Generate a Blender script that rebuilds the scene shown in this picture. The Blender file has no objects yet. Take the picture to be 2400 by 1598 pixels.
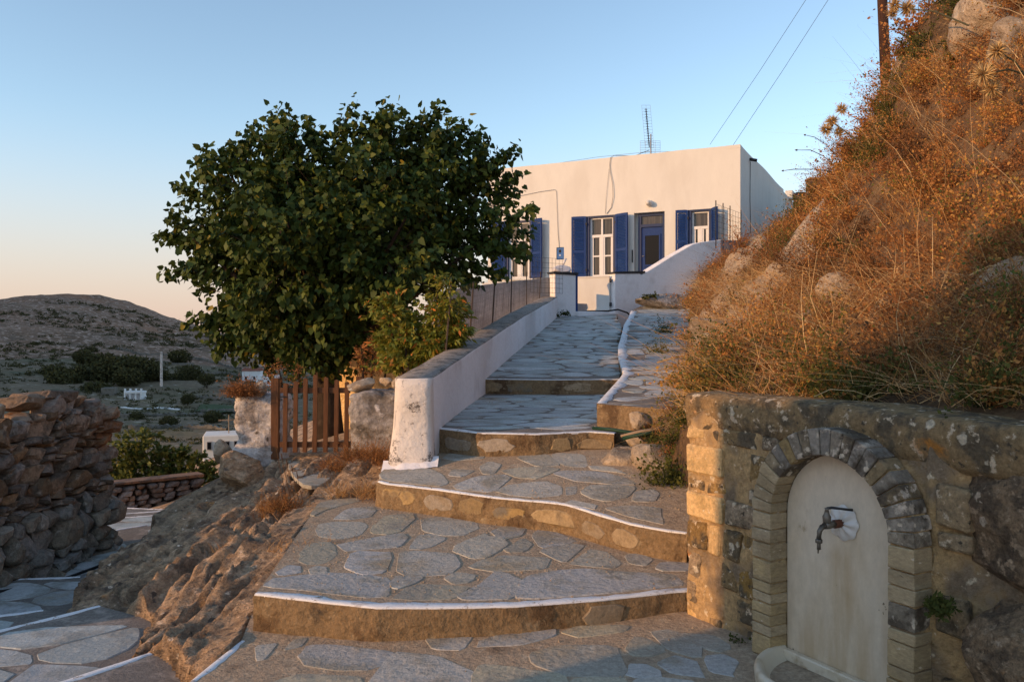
import bpy, bmesh, math, random
import numpy as np
from mathutils import Vector, Matrix

random.seed(7)
RNG = np.random.default_rng(11)
SC = bpy.context.scene
COL = SC.collection

# ------------------------------------------------------------------ camera, sky, sun, exposure
F, CZ = 1867.0, 1.55
cd = bpy.data.cameras.new("camera"); cam = bpy.data.objects.new("camera", cd); COL.objects.link(cam)
cam.location = (0, 0, CZ); cam.rotation_euler = (math.radians(90), 0, 0)
cd.sensor_width = 36.0; cd.lens = 28.0; cd.clip_start = 0.05; cd.clip_end = 6000
SC.camera = cam
SUN_AZ, SUN_EL = math.radians(-118.0), math.radians(12.5)
SUNV = Vector((math.sin(SUN_AZ)*math.cos(SUN_EL), math.cos(SUN_AZ)*math.cos(SUN_EL), math.sin(SUN_EL)))
W = bpy.data.worlds.new("World"); SC.world = W; W.use_nodes = True
wn = W.node_tree; wn.nodes.clear()
wo = wn.nodes.new("ShaderNodeOutputWorld"); wb = wn.nodes.new("ShaderNodeBackground")
sky = wn.nodes.new("ShaderNodeTexSky"); sky.sky_type = 'NISHITA'; sky.sun_disc = False
sky.sun_elevation = SUN_EL; sky.sun_rotation = SUN_AZ
sky.altitude = 100; sky.air_density = 1.0; sky.dust_density = 0.35; sky.ozone_density = 1.1
wb.inputs[1].default_value = 0.15
# evening haze low in the sky: the same warm band at every compass direction
tcw = wn.nodes.new("ShaderNodeTexCoord"); sxw = wn.nodes.new("ShaderNodeSeparateXYZ"); wn.links.new(tcw.outputs["Generated"], sxw.inputs[0])
mrw = wn.nodes.new("ShaderNodeMapRange"); mrw.interpolation_type = 'SMOOTHSTEP'; mrw.inputs[1].default_value = -.02; mrw.inputs[2].default_value = .27; mrw.inputs[3].default_value = 0.92; mrw.inputs[4].default_value = 0.0
wn.links.new(sxw.outputs[2], mrw.inputs[0]); mxw = wn.nodes.new("ShaderNodeMix"); mxw.data_type = 'RGBA'
wn.links.new(mrw.outputs[0], mxw.inputs[0]); wn.links.new(sky.outputs[0], mxw.inputs[6]); mxw.inputs[7].default_value = (2.55, 1.75, 1.58, 1)
wn.links.new(mxw.outputs[2], wb.inputs[0]); wn.links.new(wb.outputs[0], wo.inputs[0])
sl = bpy.data.lights.new("sun", 'SUN'); so = bpy.data.objects.new("sun", sl); COL.objects.link(so)
sl.energy = 2.0; sl.angle = math.radians(0.6); sl.color = (1.0, 0.55, 0.23)
so.rotation_euler = SUNV.to_track_quat('Z', 'Y').to_euler(); so.location = (-20, -10, 20)
SC.view_settings.view_transform = 'Standard'; SC.view_settings.look = 'None'
SC.view_settings.exposure = 0.90; SC.view_settings.gamma = 1.0
SC.render.engine = 'CYCLES'
SC.cycles.max_bounces = 6; SC.cycles.diffuse_bounces = 5; SC.cycles.transparent_max_bounces = 8
SC.cycles.use_denoising = True

# ------------------------------------------------------------------ small maths
def P(px, py, Y): return np.array([(px-1200)/F*Y, Y, CZ-(py-799)/F*Y])
def hit(px, py, f, lo=1.0, hi=45.0):
    g = lambda Y: (CZ-(py-799)/F*Y) - f((px-1200)/F*Y, Y)
    a, b = lo, hi
    for _ in range(60):
        m = .5*(a+b)
        if g(m) > 0: a = m
        else: b = m
    return np.array([(px-1200)/F*a, a])
def project(p):
    p = np.asarray(p); Y = np.maximum(p[..., 1], 1e-3)
    return 1200+F*p[..., 0]/Y, 799-F*(p[..., 2]-CZ)/Y
def lin(c): c = c/255.0; return c/12.92 if c <= .04045 else ((c+.055)/1.055)**2.4
def C(r, g, b): return (lin(r), lin(g), lin(b), 1)
def _h(ix, iy, iz):
    n = (ix.astype(np.int64)*374761393 + iy.astype(np.int64)*668265263 + iz.astype(np.int64)*2147483647) & 0xffffffff
    n = ((n ^ (n >> 13))*1274126177) & 0xffffffff
    n = ((n ^ (n >> 16))*2246822519) & 0xffffffff
    return ((n ^ (n >> 15)) & 0xffffff)/float(0xffffff)*2-1
def vnoise(p):
    p = np.asarray(p, float); i = np.floor(p); f = p-i; u = f*f*f*(f*(f*6-15)+10)
    x, y, z = i[:, 0], i[:, 1], i[:, 2]; r = 0
    for dx in (0, 1):
        for dy in (0, 1):
            for dz in (0, 1):
                w = (u[:, 0] if dx else 1-u[:, 0])*(u[:, 1] if dy else 1-u[:, 1])*(u[:, 2] if dz else 1-u[:, 2])
                r = r + w*_h(x+dx, y+dy, z+dz)
    return r
def fbm(p, o=4, gain=.5):
    p = np.asarray(p, float); a, s, r = 1., 0., 0
    for k in range(o):
        r = r + a*vnoise(p*(2.03**k)+17.3*k); s += a; a *= gain
    return r/s
def ridged(p, o=4):
    p = np.asarray(p, float); a, s, r = 1., 0., 0
    for k in range(o):
        r = r + a*(1-2*np.abs(vnoise(p*(2.1**k)+9.1*k))); s += a; a *= .5
    return r/s
class RBF:
    def __init__(self, pts, smooth=0.0):
        pts = np.array(pts, float); self.p = pts[:, :2]; n = len(pts)
        A = np.zeros((n+3, n+3)); A[:n, :n] = np.linalg.norm(self.p[:, None]-self.p[None], axis=2) - smooth*np.eye(n)
        A[:n, n] = 1; A[:n, n+1:] = self.p; A[n, :n] = 1; A[n+1:, :n] = self.p.T
        self.w = np.linalg.solve(A, np.concatenate([pts[:, 2], [0, 0, 0]]))
    def __call__(self, q):
        q = np.atleast_2d(np.asarray(q, float)); out = np.zeros(len(q)); n = len(self.p)
        for s in range(0, len(q), 20000):
            b = q[s:s+20000]; K = np.linalg.norm(b[:, None]-self.p[None], axis=2)
            out[s:s+20000] = K@self.w[:n]+self.w[n]+b@self.w[n+1:]
        return out
def inpoly(q, poly):
    q = np.atleast_2d(q); x, y = q[:, 0], q[:, 1]; ins = np.zeros(len(q), bool); n = len(poly)
    for i in range(n):
        x0, y0 = poly[i]; x1, y1 = poly[(i+1) % n]
        c = ((y0 > y) != (y1 > y)) & (x < (x1-x0)*(y-y0)/(y1-y0+1e-12)+x0)
        ins ^= c
    return ins
def chaikin(p, n=1, closed=True):
    p = np.asarray(p, float)
    for _ in range(n):
        q = np.roll(p, -1, 0) if closed else p[1:]
        a = p if closed else p[:-1]
        r = np.empty((2*len(a), p.shape[1])); r[0::2] = .75*a+.25*q; r[1::2] = .25*a+.75*q
        p = r if closed else np.vstack([p[:1], r, p[-1:]])
    return p

# ------------------------------------------------------------------ materials
def mat(name, base, layers=(), rough=.85, spec=.25, bump=.3, bscale=30., bdist=.01, bump2=None, rnd=0.0, tint=None, trans=0.0, coord='pos', metal=0.0, vor=None, stretch=None, bdet=8, grain=None, rsat=.45, spots=None):
    """base colour, layers of (colour, noise scale, lo, hi[, detail]) mixed over it, noise bump, per-object variation, optional per-point 'tint' ramp."""
    m = bpy.data.materials.new(name); m.use_nodes = True; t = m.node_tree; N = t.nodes; Lk = t.links
    b = N["Principled BSDF"]; b.inputs["Roughness"].default_value = rough
    b.inputs["Specular IOR Level"].default_value = spec; b.inputs["Metallic"].default_value = metal
    if coord == 'pos': g = N.new("ShaderNodeNewGeometry"); co = g.outputs["Position"]
    else: g = N.new("ShaderNodeTexCoord"); co = g.outputs["Object"]
    if stretch:
        mp = N.new("ShaderNodeMapping"); mp.inputs["Scale"].default_value = stretch; Lk.new(co, mp.inputs[0]); co = mp.outputs[0]
    def noise(sc, det=6.0, ro=.6):
        n = N.new("ShaderNodeTexNoise"); n.inputs["Scale"].default_value = sc; n.inputs["Detail"].default_value = det
        n.inputs["Roughness"].default_value = ro; Lk.new(co, n.inputs["Vector"]); return n.outputs["Fac"]
    rgb = N.new("ShaderNodeRGB"); rgb.outputs[0].default_value = base; cur = rgb.outputs[0]
    if tint:
        at = N.new("ShaderNodeAttribute"); at.attribute_name = "tint"
        r = N.new("ShaderNodeValToRGB"); e = r.color_ramp.elements
        while len(e) < len(tint): e.new(.5)
        for k, (pos, c) in enumerate(tint): e[k].position = pos; e[k].color = c
        Lk.new(at.outputs["Fac"], r.inputs[0]); cur = r.outputs[0]
    oi = None
    if rnd:
        oi = N.new("ShaderNodeObjectInfo")
        h = N.new("ShaderNodeHueSaturation"); mr = N.new("ShaderNodeMapRange"); mr.inputs[3].default_value = 1-rnd; mr.inputs[4].default_value = 1+rnd
        Lk.new(oi.outputs["Random"], mr.inputs[0]); Lk.new(mr.outputs[0], h.inputs["Value"])
        m2 = N.new("ShaderNodeMath"); m2.operation = 'FRACT'; m3 = N.new("ShaderNodeMath"); m3.operation = 'MULTIPLY'; m3.inputs[1].default_value = 7.31
        Lk.new(oi.outputs["Random"], m3.inputs[0]); Lk.new(m3.outputs[0], m2.inputs[0])
        m4 = N.new("ShaderNodeMapRange"); m4.inputs[3].default_value = 1-rsat; m4.inputs[4].default_value = 1+rsat
        Lk.new(m2.outputs[0], m4.inputs[0]); Lk.new(m4.outputs[0], h.inputs["Saturation"])
        Lk.new(cur, h.inputs["Color"]); cur = h.outputs[0]
    for L in layers:
        n = noise(L[1], L[4] if len(L) > 4 else 6.0, L[5] if len(L) > 5 else .6)
        s = N.new("ShaderNodeMapRange"); s.interpolation_type = 'SMOOTHSTEP'
        s.inputs[1].default_value = L[2]; s.inputs[2].default_value = L[3]; Lk.new(n, s.inputs[0])
        mx = N.new("ShaderNodeMix"); mx.data_type = 'RGBA'; Lk.new(s.outputs[0], mx.inputs[0])
        Lk.new(cur, mx.inputs[6]); mx.inputs[7].default_value = L[0]; cur = mx.outputs[2]
    if spots:                                                      # crusts of lichen: scattered round patches (colour, scale, radius, share)
        wv = N.new("ShaderNodeTexNoise"); wv.inputs["Scale"].default_value = spots[1]*2.5; wv.inputs["Detail"].default_value = 4; Lk.new(co, wv.inputs["Vector"])
        wm = N.new("ShaderNodeVectorMath"); wm.operation = 'MULTIPLY_ADD'; wm.inputs[1].default_value = (.5/spots[1],)*3; Lk.new(wv.outputs["Color"], wm.inputs[0]); Lk.new(co, wm.inputs[2])
        v = N.new("ShaderNodeTexVoronoi"); v.inputs["Scale"].default_value = spots[1]; Lk.new(wm.outputs[0], v.inputs["Vector"])
        sx = N.new("ShaderNodeSeparateXYZ"); Lk.new(v.outputs["Color"], sx.inputs[0]); gt = N.new("ShaderNodeMath"); gt.operation = 'LESS_THAN'; gt.inputs[1].default_value = spots[3]; Lk.new(sx.outputs[0], gt.inputs[0])
        rr_ = N.new("ShaderNodeMath"); rr_.operation = 'MULTIPLY'; rr_.inputs[1].default_value = spots[2]; Lk.new(sx.outputs[1], rr_.inputs[0]); ltn = N.new("ShaderNodeMapRange"); ltn.inputs[3].default_value = 1; ltn.inputs[4].default_value = 0
        sb_ = N.new("ShaderNodeMath"); sb_.operation = 'SUBTRACT'; Lk.new(v.outputs["Distance"], sb_.inputs[0]); Lk.new(rr_.outputs[0], sb_.inputs[1]); ltn.inputs[1].default_value = -.05; ltn.inputs[2].default_value = .03; Lk.new(sb_.outputs[0], ltn.inputs[0])
        mm = N.new("ShaderNodeMath"); mm.operation = 'MULTIPLY'; Lk.new(ltn.outputs[0], mm.inputs[0]); Lk.new(gt.outputs[0], mm.inputs[1])
        mx = N.new("ShaderNodeMix"); mx.data_type = 'RGBA'; Lk.new(mm.outputs[0], mx.inputs[0]); Lk.new(cur, mx.inputs[6]); mx.inputs[7].default_value = spots[0]; cur = mx.outputs[2]
    if grain:
        n = noise(grain[0], 10.0, .75); s = N.new("ShaderNodeMapRange"); s.inputs[1].default_value = .32; s.inputs[2].default_value = .68; s.inputs[3].default_value = 1-grain[1]; s.inputs[4].default_value = 1+grain[1]
        Lk.new(n, s.inputs[0]); vm = N.new("ShaderNodeVectorMath"); vm.operation = 'SCALE'; Lk.new(cur, vm.inputs[0]); Lk.new(s.outputs[0], vm.inputs["Scale"]); cur = vm.outputs[0]
    Lk.new(cur, b.inputs["Base Color"])
    if bump:
        n = noise(bscale, bdet, .65); bp = N.new("ShaderNodeBump"); bp.inputs["Strength"].default_value = bump; bp.inputs["Distance"].default_value = bdist
        Lk.new(n, bp.inputs["Height"]); last = bp
        if bump2:
            n2 = noise(bump2[0], 5.0); b2 = N.new("ShaderNodeBump"); b2.inputs["Strength"].default_value = bump2[1]; b2.inputs["Distance"].default_value = bump2[2]
            Lk.new(n2, b2.inputs["Height"]); Lk.new(bp.outputs[0], b2.inputs["Normal"]); last = b2
        if vor:
            v = N.new("ShaderNodeTexVoronoi"); v.feature = 'DISTANCE_TO_EDGE'; v.inputs["Scale"].default_value = vor[0]; Lk.new(co, v.inputs["Vector"])
            b3 = N.new("ShaderNodeBump"); b3.inputs["Strength"].default_value = vor[1]; b3.inputs["Distance"].default_value = vor[2]
            Lk.new(v.outputs["Distance"], b3.inputs["Height"]); Lk.new(last.outputs[0], b3.inputs["Normal"]); last = b3
        Lk.new(last.outputs[0], b.inputs["Normal"])
    if trans:
        tr = N.new("ShaderNodeBsdfTranslucent"); Lk.new(cur, tr.inputs[0]); ms = N.new("ShaderNodeMixShader"); ms.inputs[0].default_value = trans
        Lk.new(b.outputs[0], ms.inputs[1]); Lk.new(tr.outputs[0], ms.inputs[2]); Lk.new(ms.outputs[0], N["Material Output"].inputs[0])
    return m

# ------------------------------------------------------------------ objects
def tag(o, label=None, cat=None, group=None, kind=None):
    if label: o["label"] = label
    if cat: o["category"] = cat
    if group: o["group"] = group
    if kind: o["kind"] = kind
    return o
def link(o, parent=None):
    COL.objects.link(o)
    if parent is not None: o.parent = parent
    return o
def empty(name, loc=(0, 0, 0), rz=0.0):
    o = bpy.data.objects.new(name, None); o.empty_display_size = .2; o.location = loc; o.rotation_euler = (0, 0, rz); return link(o)
def npmesh(name, V, Fc, mats, smooth=False, tint=None, midx=None):
    """V (n,3); Fc: list of integer arrays (m,k), one array per polygon size."""
    me = bpy.data.meshes.new(name); V = np.asarray(V, np.float32); me.vertices.add(len(V)); me.vertices.foreach_set("co", V.ravel())
    Fc = [np.asarray(f, np.int32) for f in (Fc if isinstance(Fc, list) else [Fc]) if len(f)]
    idx = np.concatenate([f.ravel() for f in Fc]); tot = np.concatenate([np.full(len(f), f.shape[1], np.int32) for f in Fc])
    me.loops.add(len(idx)); me.loops.foreach_set("vertex_index", idx)
    me.polygons.add(len(tot)); st = np.concatenate([[0], np.cumsum(tot)[:-1]]).astype(np.int32)
    me.polygons.foreach_set("loop_start", st)
    if smooth: me.polygons.foreach_set("use_smooth", np.ones(len(tot), bool))
    for m in (mats if isinstance(mats, (list, tuple)) else [mats]): me.materials.append(m)
    if midx is not None: me.polygons.foreach_set("material_index", np.asarray(midx, np.int32))
    if tint is not None:
        a = me.attributes.new("tint", 'FLOAT', 'POINT'); a.data.foreach_set("value", np.asarray(tint, np.float32))
    me.update(calc_edges=True); me.validate(); return me
def ob(name, me, parent=None, loc=(0, 0, 0), rot=(0, 0, 0), sc=(1, 1, 1)):
    o = bpy.data.objects.new(name, me); o.location = loc; o.rotation_euler = rot; o.scale = sc; return link(o, parent)
class MB:
    """collects shapes into one mesh"""
    def __init__(s): s.v = []; s.f = []; s.m = []; s.k = 0
    def face(s, idx): s.f.append(tuple(idx)); s.m.append(s.k)
    def add(s, vs, fs):
        b = len(s.v); s.v += [tuple(map(float, v)) for v in vs]
        for f in fs: s.face([b+i for i in f])
    def box(s, c, d, ax=None, jit=0.0):
        """centre, full sizes, optional 3 axes"""
        ax = ax or ((1, 0, 0), (0, 1, 0), (0, 0, 1)); c = np.array(c, float); A = np.array(ax, float)
        vs = []
        for i in (-.5, .5):
            for j in (-.5, .5):
                for k in (-.5, .5):
                    vs.append(c+A[0]*d[0]*i+A[1]*d[1]*j+A[2]*d[2]*k + (RNG.uniform(-jit, jit, 3) if jit else 0))
        fl = [(0, 1, 3, 2), (4, 6, 7, 5), (0, 4, 5, 1), (2, 3, 7, 6), (0, 2, 6, 4), (1, 5, 7, 3)]
        if np.dot(np.cross(A[0], A[1]), A[2]) < 0: fl = [f[::-1] for f in fl]
        s.add(vs, fl)
    def tube(s, pts, r, n=6, cap=True):
        pts = [np.array(p, float) for p in pts]; rs = r if hasattr(r, '__len__') else [r]*len(pts); b = len(s.v); up = np.array([.12, .3, .94])
        for i, p in enumerate(pts):
            d = pts[min(i+1, len(pts)-1)]-pts[max(i-1, 0)]; d = d/(np.linalg.norm(d)+1e-9)
            a = np.cross(d, up); 
            if np.linalg.norm(a) < .1: a = np.cross(d, (1, 0, 0))
            a /= np.linalg.norm(a); c = np.cross(d, a)
            for k in range(n):
                t = 2*math.pi*k/n; s.v.append(tuple(p+rs[i]*(math.cos(t)*a+math.sin(t)*c)))
        for i in range(len(pts)-1):
            for k in range(n): s.face((b+i*n+k, b+i*n+(k+1) % n, b+(i+1)*n+(k+1) % n, b+(i+1)*n+k))
        if cap: s.face(range(b, b+n)); s.face([b+(len(pts)-1)*n+k for k in reversed(range(n))])
    def prism(s, out, z0, z1):
        """outline list of xy (any winding), z0/z1 numbers or functions of (x,y)"""
        f0 = z0 if callable(z0) else (lambda x, y: z0); f1 = z1 if callable(z1) else (lambda x, y: z1); n = len(out)
        if sum(out[i][0]*out[(i+1) % n][1]-out[(i+1) % n][0]*out[i][1] for i in range(n)) < 0: out = list(out)[::-1]
        vs = [(x, y, f0(x, y)) for x, y in out]+[(x, y, f1(x, y)) for x, y in out]
        s.add(vs, [tuple(range(n))[::-1], tuple(range(n, 2*n))]+[(i, (i+1) % n, n+(i+1) % n, n+i) for i in range(n)])
    def lathe(s, prof, c, ax, n=20):
        """profile (radius, height) revolved about axis ax through c"""
        ax = np.array(ax, float); ax /= np.linalg.norm(ax); a = np.cross(ax, (0, 0, 1)); 
        if np.linalg.norm(a) < .1: a = np.array([1., 0, 0])
        a /= np.linalg.norm(a); d = np.cross(ax, a); b = len(s.v); c = np.array(c, float)
        for r, h in prof:
            for k in range(n):
                t = 2*math.pi*k/n; s.v.append(tuple(c+ax*h+r*(math.cos(t)*a+math.sin(t)*d)))
        for i in range(len(prof)-1):
            for k in range(n): s.face((b+i*n+k, b+i*n+(k+1) % n, b+(i+1)*n+(k+1) % n, b+(i+1)*n+k))
        s.face([b+(len(prof)-1)*n+k for k in range(n)])
    def mesh(s, name, mats, smooth=False, bevel=0.0):
        me = bpy.data.meshes.new(name); me.from_pydata(s.v, [], s.f)
        for m in (mats if isinstance(mats, (list, tuple)) else [mats]): me.materials.append(m)
        me.polygons.foreach_set("material_index", np.array(s.m, np.int32))
        bm = bmesh.new(); bm.from_mesh(me); bmesh.ops.recalc_face_normals(bm, faces=bm.faces)
        if bevel:
            bmesh.ops.bevel(bm, geom=bm.edges[:], offset=bevel, segments=1, affect='EDGES')
        bm.to_mesh(me); bm.free()
        if smooth: me.polygons.foreach_set("use_smooth", np.ones(len(me.polygons), bool))
        me.update(); return me
    def build(s, name, mats, parent=None, smooth=False, bevel=0.0): return ob(name, s.mesh(name, mats, smooth, bevel), parent)
def grid_mesh(name, xs, ys, zf, m, smooth=True, mask=None):
    X, Y = np.meshgrid(xs, ys); q = np.stack([X.ravel(), Y.ravel()], 1); out = zf(q)
    V = out if out.ndim == 2 else np.column_stack([q, out])
    nx, ny = len(xs), len(ys); i = np.arange(nx*ny).reshape(ny, nx)
    Q = np.stack([i[:-1, :-1], i[:-1, 1:], i[1:, 1:], i[1:, :-1]], -1).reshape(-1, 4)
    if mask is not None:
        k = mask(q); Q = Q[k[Q].all(1)]
    return npmesh(name, V, [Q], m, smooth)

# rock templates: a lumpy solid with flattened sides
def rock_mesh(name, m, seed, sub=3, boxy=.0, flat=9, amp=.14, smooth=False, rough=0.0):
    rg = np.random.default_rng(seed); bm = bmesh.new(); bmesh.ops.create_icosphere(bm, subdivisions=sub, radius=1.0)
    V = np.array([v.co[:] for v in bm.verts])
    if boxy: V = np.sign(V)*np.abs(V)**(1-boxy); V /= np.abs(V).max()
    for _ in range(flat):
        n = rg.normal(size=3); n /= np.linalg.norm(n); d = rg.uniform(.55, .85); k = V@n-d; V = V-np.outer(np.maximum(k, 0)*.9, n)
    nz = fbm(V*1.7+seed*3.1, 4)*amp+fbm(V*6+seed, 3)*amp*.35
    if rough: nz = nz+rough*ridged(V*3.1+seed, 5)+rough*.35*ridged(V*11+seed, 4)
    V = V*(1+nz[:, None])
    for v, c in zip(bm.verts, V): v.co = c
    me = bpy.data.meshes.new(name); bm.to_mesh(me); bm.free(); me.materials.append(m)
    if smooth: me.polygons.foreach_set("use_smooth", np.ones(len(me.polygons), bool))
    return me
# ------------------------------------------------------------------ material set
M = {}
M['slate'] = mat('slate', (0.4297, 0.4524, 0.4394, 1), [((0.3188, 0.3181, 0.2863, 1), 3, .47, .64), ((0.5544, 0.5655, 0.5194, 1), 7, .58, .75), ((0.3604, 0.2898, 0.1998, 1), 2.0, .56, .74), ((0.2079, 0.1908, 0.1597, 1), 40, .66, .72)], rough=.7, bump=.55, bscale=26, bdist=.012, bump2=(6, .5, .03), rnd=.20, rsat=.7, grain=(45, 0.28))
M['mortar'] = mat('mortar', (0.3952, 0.3003, 0.2057, 1), [((0.4742, 0.3808, 0.2716, 1), 12, .5, .7), ((0.2155, 0.1564, 0.1049, 1), 4, .56, .75), ((0.4742, 0.3808, 0.2716, 1), 120, .62, .68)], rough=.95, bump=.8, bscale=60, bdist=.015, bump2=(9, .6, .04), grain=(40, 0.35))
M['joint'] = mat('dark_joint', (0.2025, 0.1773, 0.1519, 1), [((0.3375, 0.2953, 0.2531, 1), 6, .5, .68)], rough=.97, bump=.7, bscale=50, bdist=.012, grain=(40, .35))
M['riser'] = mat('riser_cement', (.24, .165, .09, 1), [((.12, .075, .04, 1), 4, .5, .65), ((.34, .26, .16, 1), 11, .58, .72), ((.06, .05, .04, 1), 3.1, .62, .75)], rough=.95, bump=.9, bscale=45, bdist=.02, bump2=(9, .6, .05), grain=(35, 0.4))
M['riser_stone'] = mat('riser_stone', (.31, .235, .145, 1), [((.23, .17, .10, 1), 7, .46, .68), ((.17, .15, .12, 1), 3, .56, .7)], rough=.9, bump=.5, bscale=30, bdist=.012, rnd=.25, grain=(40, 0.3))
M['whitewash'] = mat('whitewash', (.78, .77, .75, 1), [((.62, .59, .55, 1), 6, .58, .75), ((.30, .26, .21, 1), 34, .64, .70)], rough=.9, bump=.5, bscale=40, bdist=.008, bump2=(8, .4, .02))
M['nosing'] = mat('nosing_paint', (.80, .80, .80, 1), [((.55, .52, .50, 1), 9, .58, .7), ((.30, .245, .19, 1), 12, .56, .62, 12, .8)], rough=.9, bump=.5, bscale=60, bdist=.006, grain=(60, 0.12))
M['parapet'] = mat('parapet_limewash', (0.8846, 0.8496, 0.838, 1), [((0.7682, 0.7216, 0.6983, 1), 2.5, .5, .7), ((0.5819, 0.5238, 0.4888, 1), 30, .66, .72)], rough=.92, bump=.45, bscale=18, bdist=.012, bump2=(3.5, .4, .04), grain=(20, 0.08))
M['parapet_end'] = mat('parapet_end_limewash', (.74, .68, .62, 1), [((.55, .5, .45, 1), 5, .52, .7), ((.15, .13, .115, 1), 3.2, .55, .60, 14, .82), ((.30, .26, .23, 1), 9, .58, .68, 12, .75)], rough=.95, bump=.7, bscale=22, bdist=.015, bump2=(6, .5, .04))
M['coping'] = mat('lichened_coping', (0.3105, 0.2702, 0.23, 1), [((0.1495, 0.1323, 0.115, 1), 7, .48, .6, 9), ((0.483, 0.437, 0.3795, 1), 14, .58, .7, 9), ((0.414, 0.3105, 0.207, 1), 3, .55, .72)], rough=.95, bump=.8, bscale=50, bdist=.012, grain=(45, 0.4))
M['house'] = mat('house_limewash', (0.6955, 0.6807, 0.6319, 1), [((0.6434, 0.6236, 0.5729, 1), 1.1, .45, .7), ((0.6086, 0.5797, 0.5224, 1), .5, .55, .7)], rough=.9, stretch=(1, 1, .35), bump=.2, bscale=12, bdist=.01, bump2=(1.4, .25, .04), grain=(4, 0.04))
M['rusty'] = mat('rust_streak', (.55, .38, .22, 1), [((.78, .74, .70, 1), 8, .4, .6)], rough=.9, bump=.1)
M['greywall'] = mat('grey_render', (.34, .325, .32, 1), [((.26, .245, .24, 1), 1.7, .45, .65), ((.42, .40, .38, 1), 6, .58, .75)], rough=.95, bump=.4, bscale=15, bdist=.012, grain=(10, 0.15))
M['blue'] = mat('blue_paint', (.012, .042, .165, 1), [((.022, .062, .20, 1), 3, .5, .7), ((.03, .07, .18, 1), 14, .6, .72)], rough=.6, spec=.2, bump=.1, bscale=30)
M['blue_bright'] = mat('meter_blue', (.02, .12, .36, 1), rough=.5, bump=.05)
M['bluedark'] = mat('dark_blue_frame', (0.0064, 0.0252, 0.0935, 1), rough=.5, spec=.3, bump=.05)
M['white'] = mat('white_joinery', (.72, .71, .70, 1), [((.58, .55, .52, 1), 12, .6, .75)], rough=.6, bump=.1, bscale=40)
M['glass'] = mat('window_glass', (.010, .010, .012, 1), rough=.25, spec=.12, bump=0)
M['curtain'] = mat('curtain', (.12, .10, .09, 1), rough=.95, bump=.6, bscale=9, bdist=.05, stretch=(4, 4, .15))
M['lampglass'] = mat('lamp_glass', (.62, .60, .55, 1), rough=.25, spec=.5, bump=0)
M['iron'] = mat('dark_iron', (.03, .03, .032, 1), rough=.6, spec=.4, bump=.1, bscale=60)
M['galv'] = mat('galvanised', (.30, .30, .31, 1), rough=.5, metal=.6, bump=.1)
M['rustmetal'] = mat('rusty_wire', (.10, .075, .06, 1), rough=.8, metal=.2, bump=.1)
M['rubber'] = mat('black_hose', (.012, .012, .014, 1), rough=.55, bump=.05)
M['hosegreen'] = mat('green_hose', (.015, .05, .03, 1), rough=.5, bump=.05)
M['wood'] = mat('stained_wood', (0.1275, 0.0528, 0.0208, 1), [((0.0765, 0.0308, 0.013, 1), 8, .45, .65), ((0.1785, 0.0825, 0.0338, 1), 20, .6, .75)], rough=.6, bump=.4, bscale=14, bdist=.004, stretch=(8, 8, .6))
M['polewood'] = mat('pole_wood', (.060, .028, .018, 1), [((.035, .016, .012, 1), 6, .5, .65)], rough=.85, bump=.7, bscale=10, bdist=.03, stretch=(6, 6, .4))
M['deadwood'] = mat('dead_wood', (.30, .22, .15, 1), rough=.9, bump=.3, bscale=20)
M['rock'] = mat('outcrop_rock', (0.5302, 0.3622, 0.2238, 1), [((0.2817, 0.1956, 0.1271, 1), 2.2, .46, .58, 10), ((0.7455, 0.5361, 0.3509, 1), 4.5, .55, .68, 10), ((0.6627, 0.297, 0.09075, 1), 1.7, .58, .70, 9), ((0.1822, 0.1377, 0.1029, 1), 7, .58, .66, 10), ((0.8615, 0.6955, 0.5324, 1), 11, .63, .70, 10), ((0.0994, 0.07245, 0.05445, 1), 18, .65, .72, 9)], rough=.95, bump=1.0, bscale=20, bdist=.07, bump2=(70, .7, .015), stretch=(1.0, 1.0, 1.8), grain=(22, .5), spots=((0.8284, 0.681, 0.5203, 1), 7, .36, .15))
M['flag'] = mat('flagstone', (0.3992, 0.373, 0.3103, 1), [((0.3024, 0.2751, 0.22, 1), 3, .47, .64), ((0.5081, 0.4892, 0.4175, 1), 7, .58, .75), ((0.363, 0.2874, 0.1862, 1), 2.0, .54, .72), ((0.2056, 0.1773, 0.1354, 1), 40, .66, .72)], rough=.75, bump=.6, bscale=24, bdist=.014, bump2=(6, .5, .03), rnd=.16, rsat=.7, grain=(45, .3))
M['hillrock'] = mat('hill_rock', (0.4356, 0.3432, 0.2442, 1), [((0.264, 0.2112, 0.1584, 1), 2.1, .47, .64, 9), ((0.5808, 0.5016, 0.396, 1), 5, .57, .73, 9), ((0.4752, 0.2244, 0.066, 1), 2.7, .63, .74, 8), ((0.1188, 0.1056, 0.0924, 1), 9, .64, .74, 9)], rough=.95, bump=1.0, bscale=14, bdist=.05, bump2=(70, .5, .01), grain=(14, 0.45), spots=((0.506, 0.484, 0.44, 1), 9, .38, .15))
M['boulder'] = mat('lichened_boulder', (0.276, 0.1851, 0.1076, 1), [((0.138, 0.09537, 0.06027, 1), 9, .47, .58, 11), ((0.4416, 0.3142, 0.198, 1), 22, .55, .66, 11), ((0.6348, 0.4937, 0.353, 1), 6, .64, .70, 10), ((0.3726, 0.1683, 0.05166, 1), 10, .64, .74, 9), ((0.0828, 0.05834, 0.03875, 1), 34, .60, .68, 10)], rough=.95, bump=1.0, bscale=45, bdist=.03, bump2=(10, .8, .06), grain=(60, .5), spots=((0.552, 0.4376, 0.3186, 1), 14, .40, .25))
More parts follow.
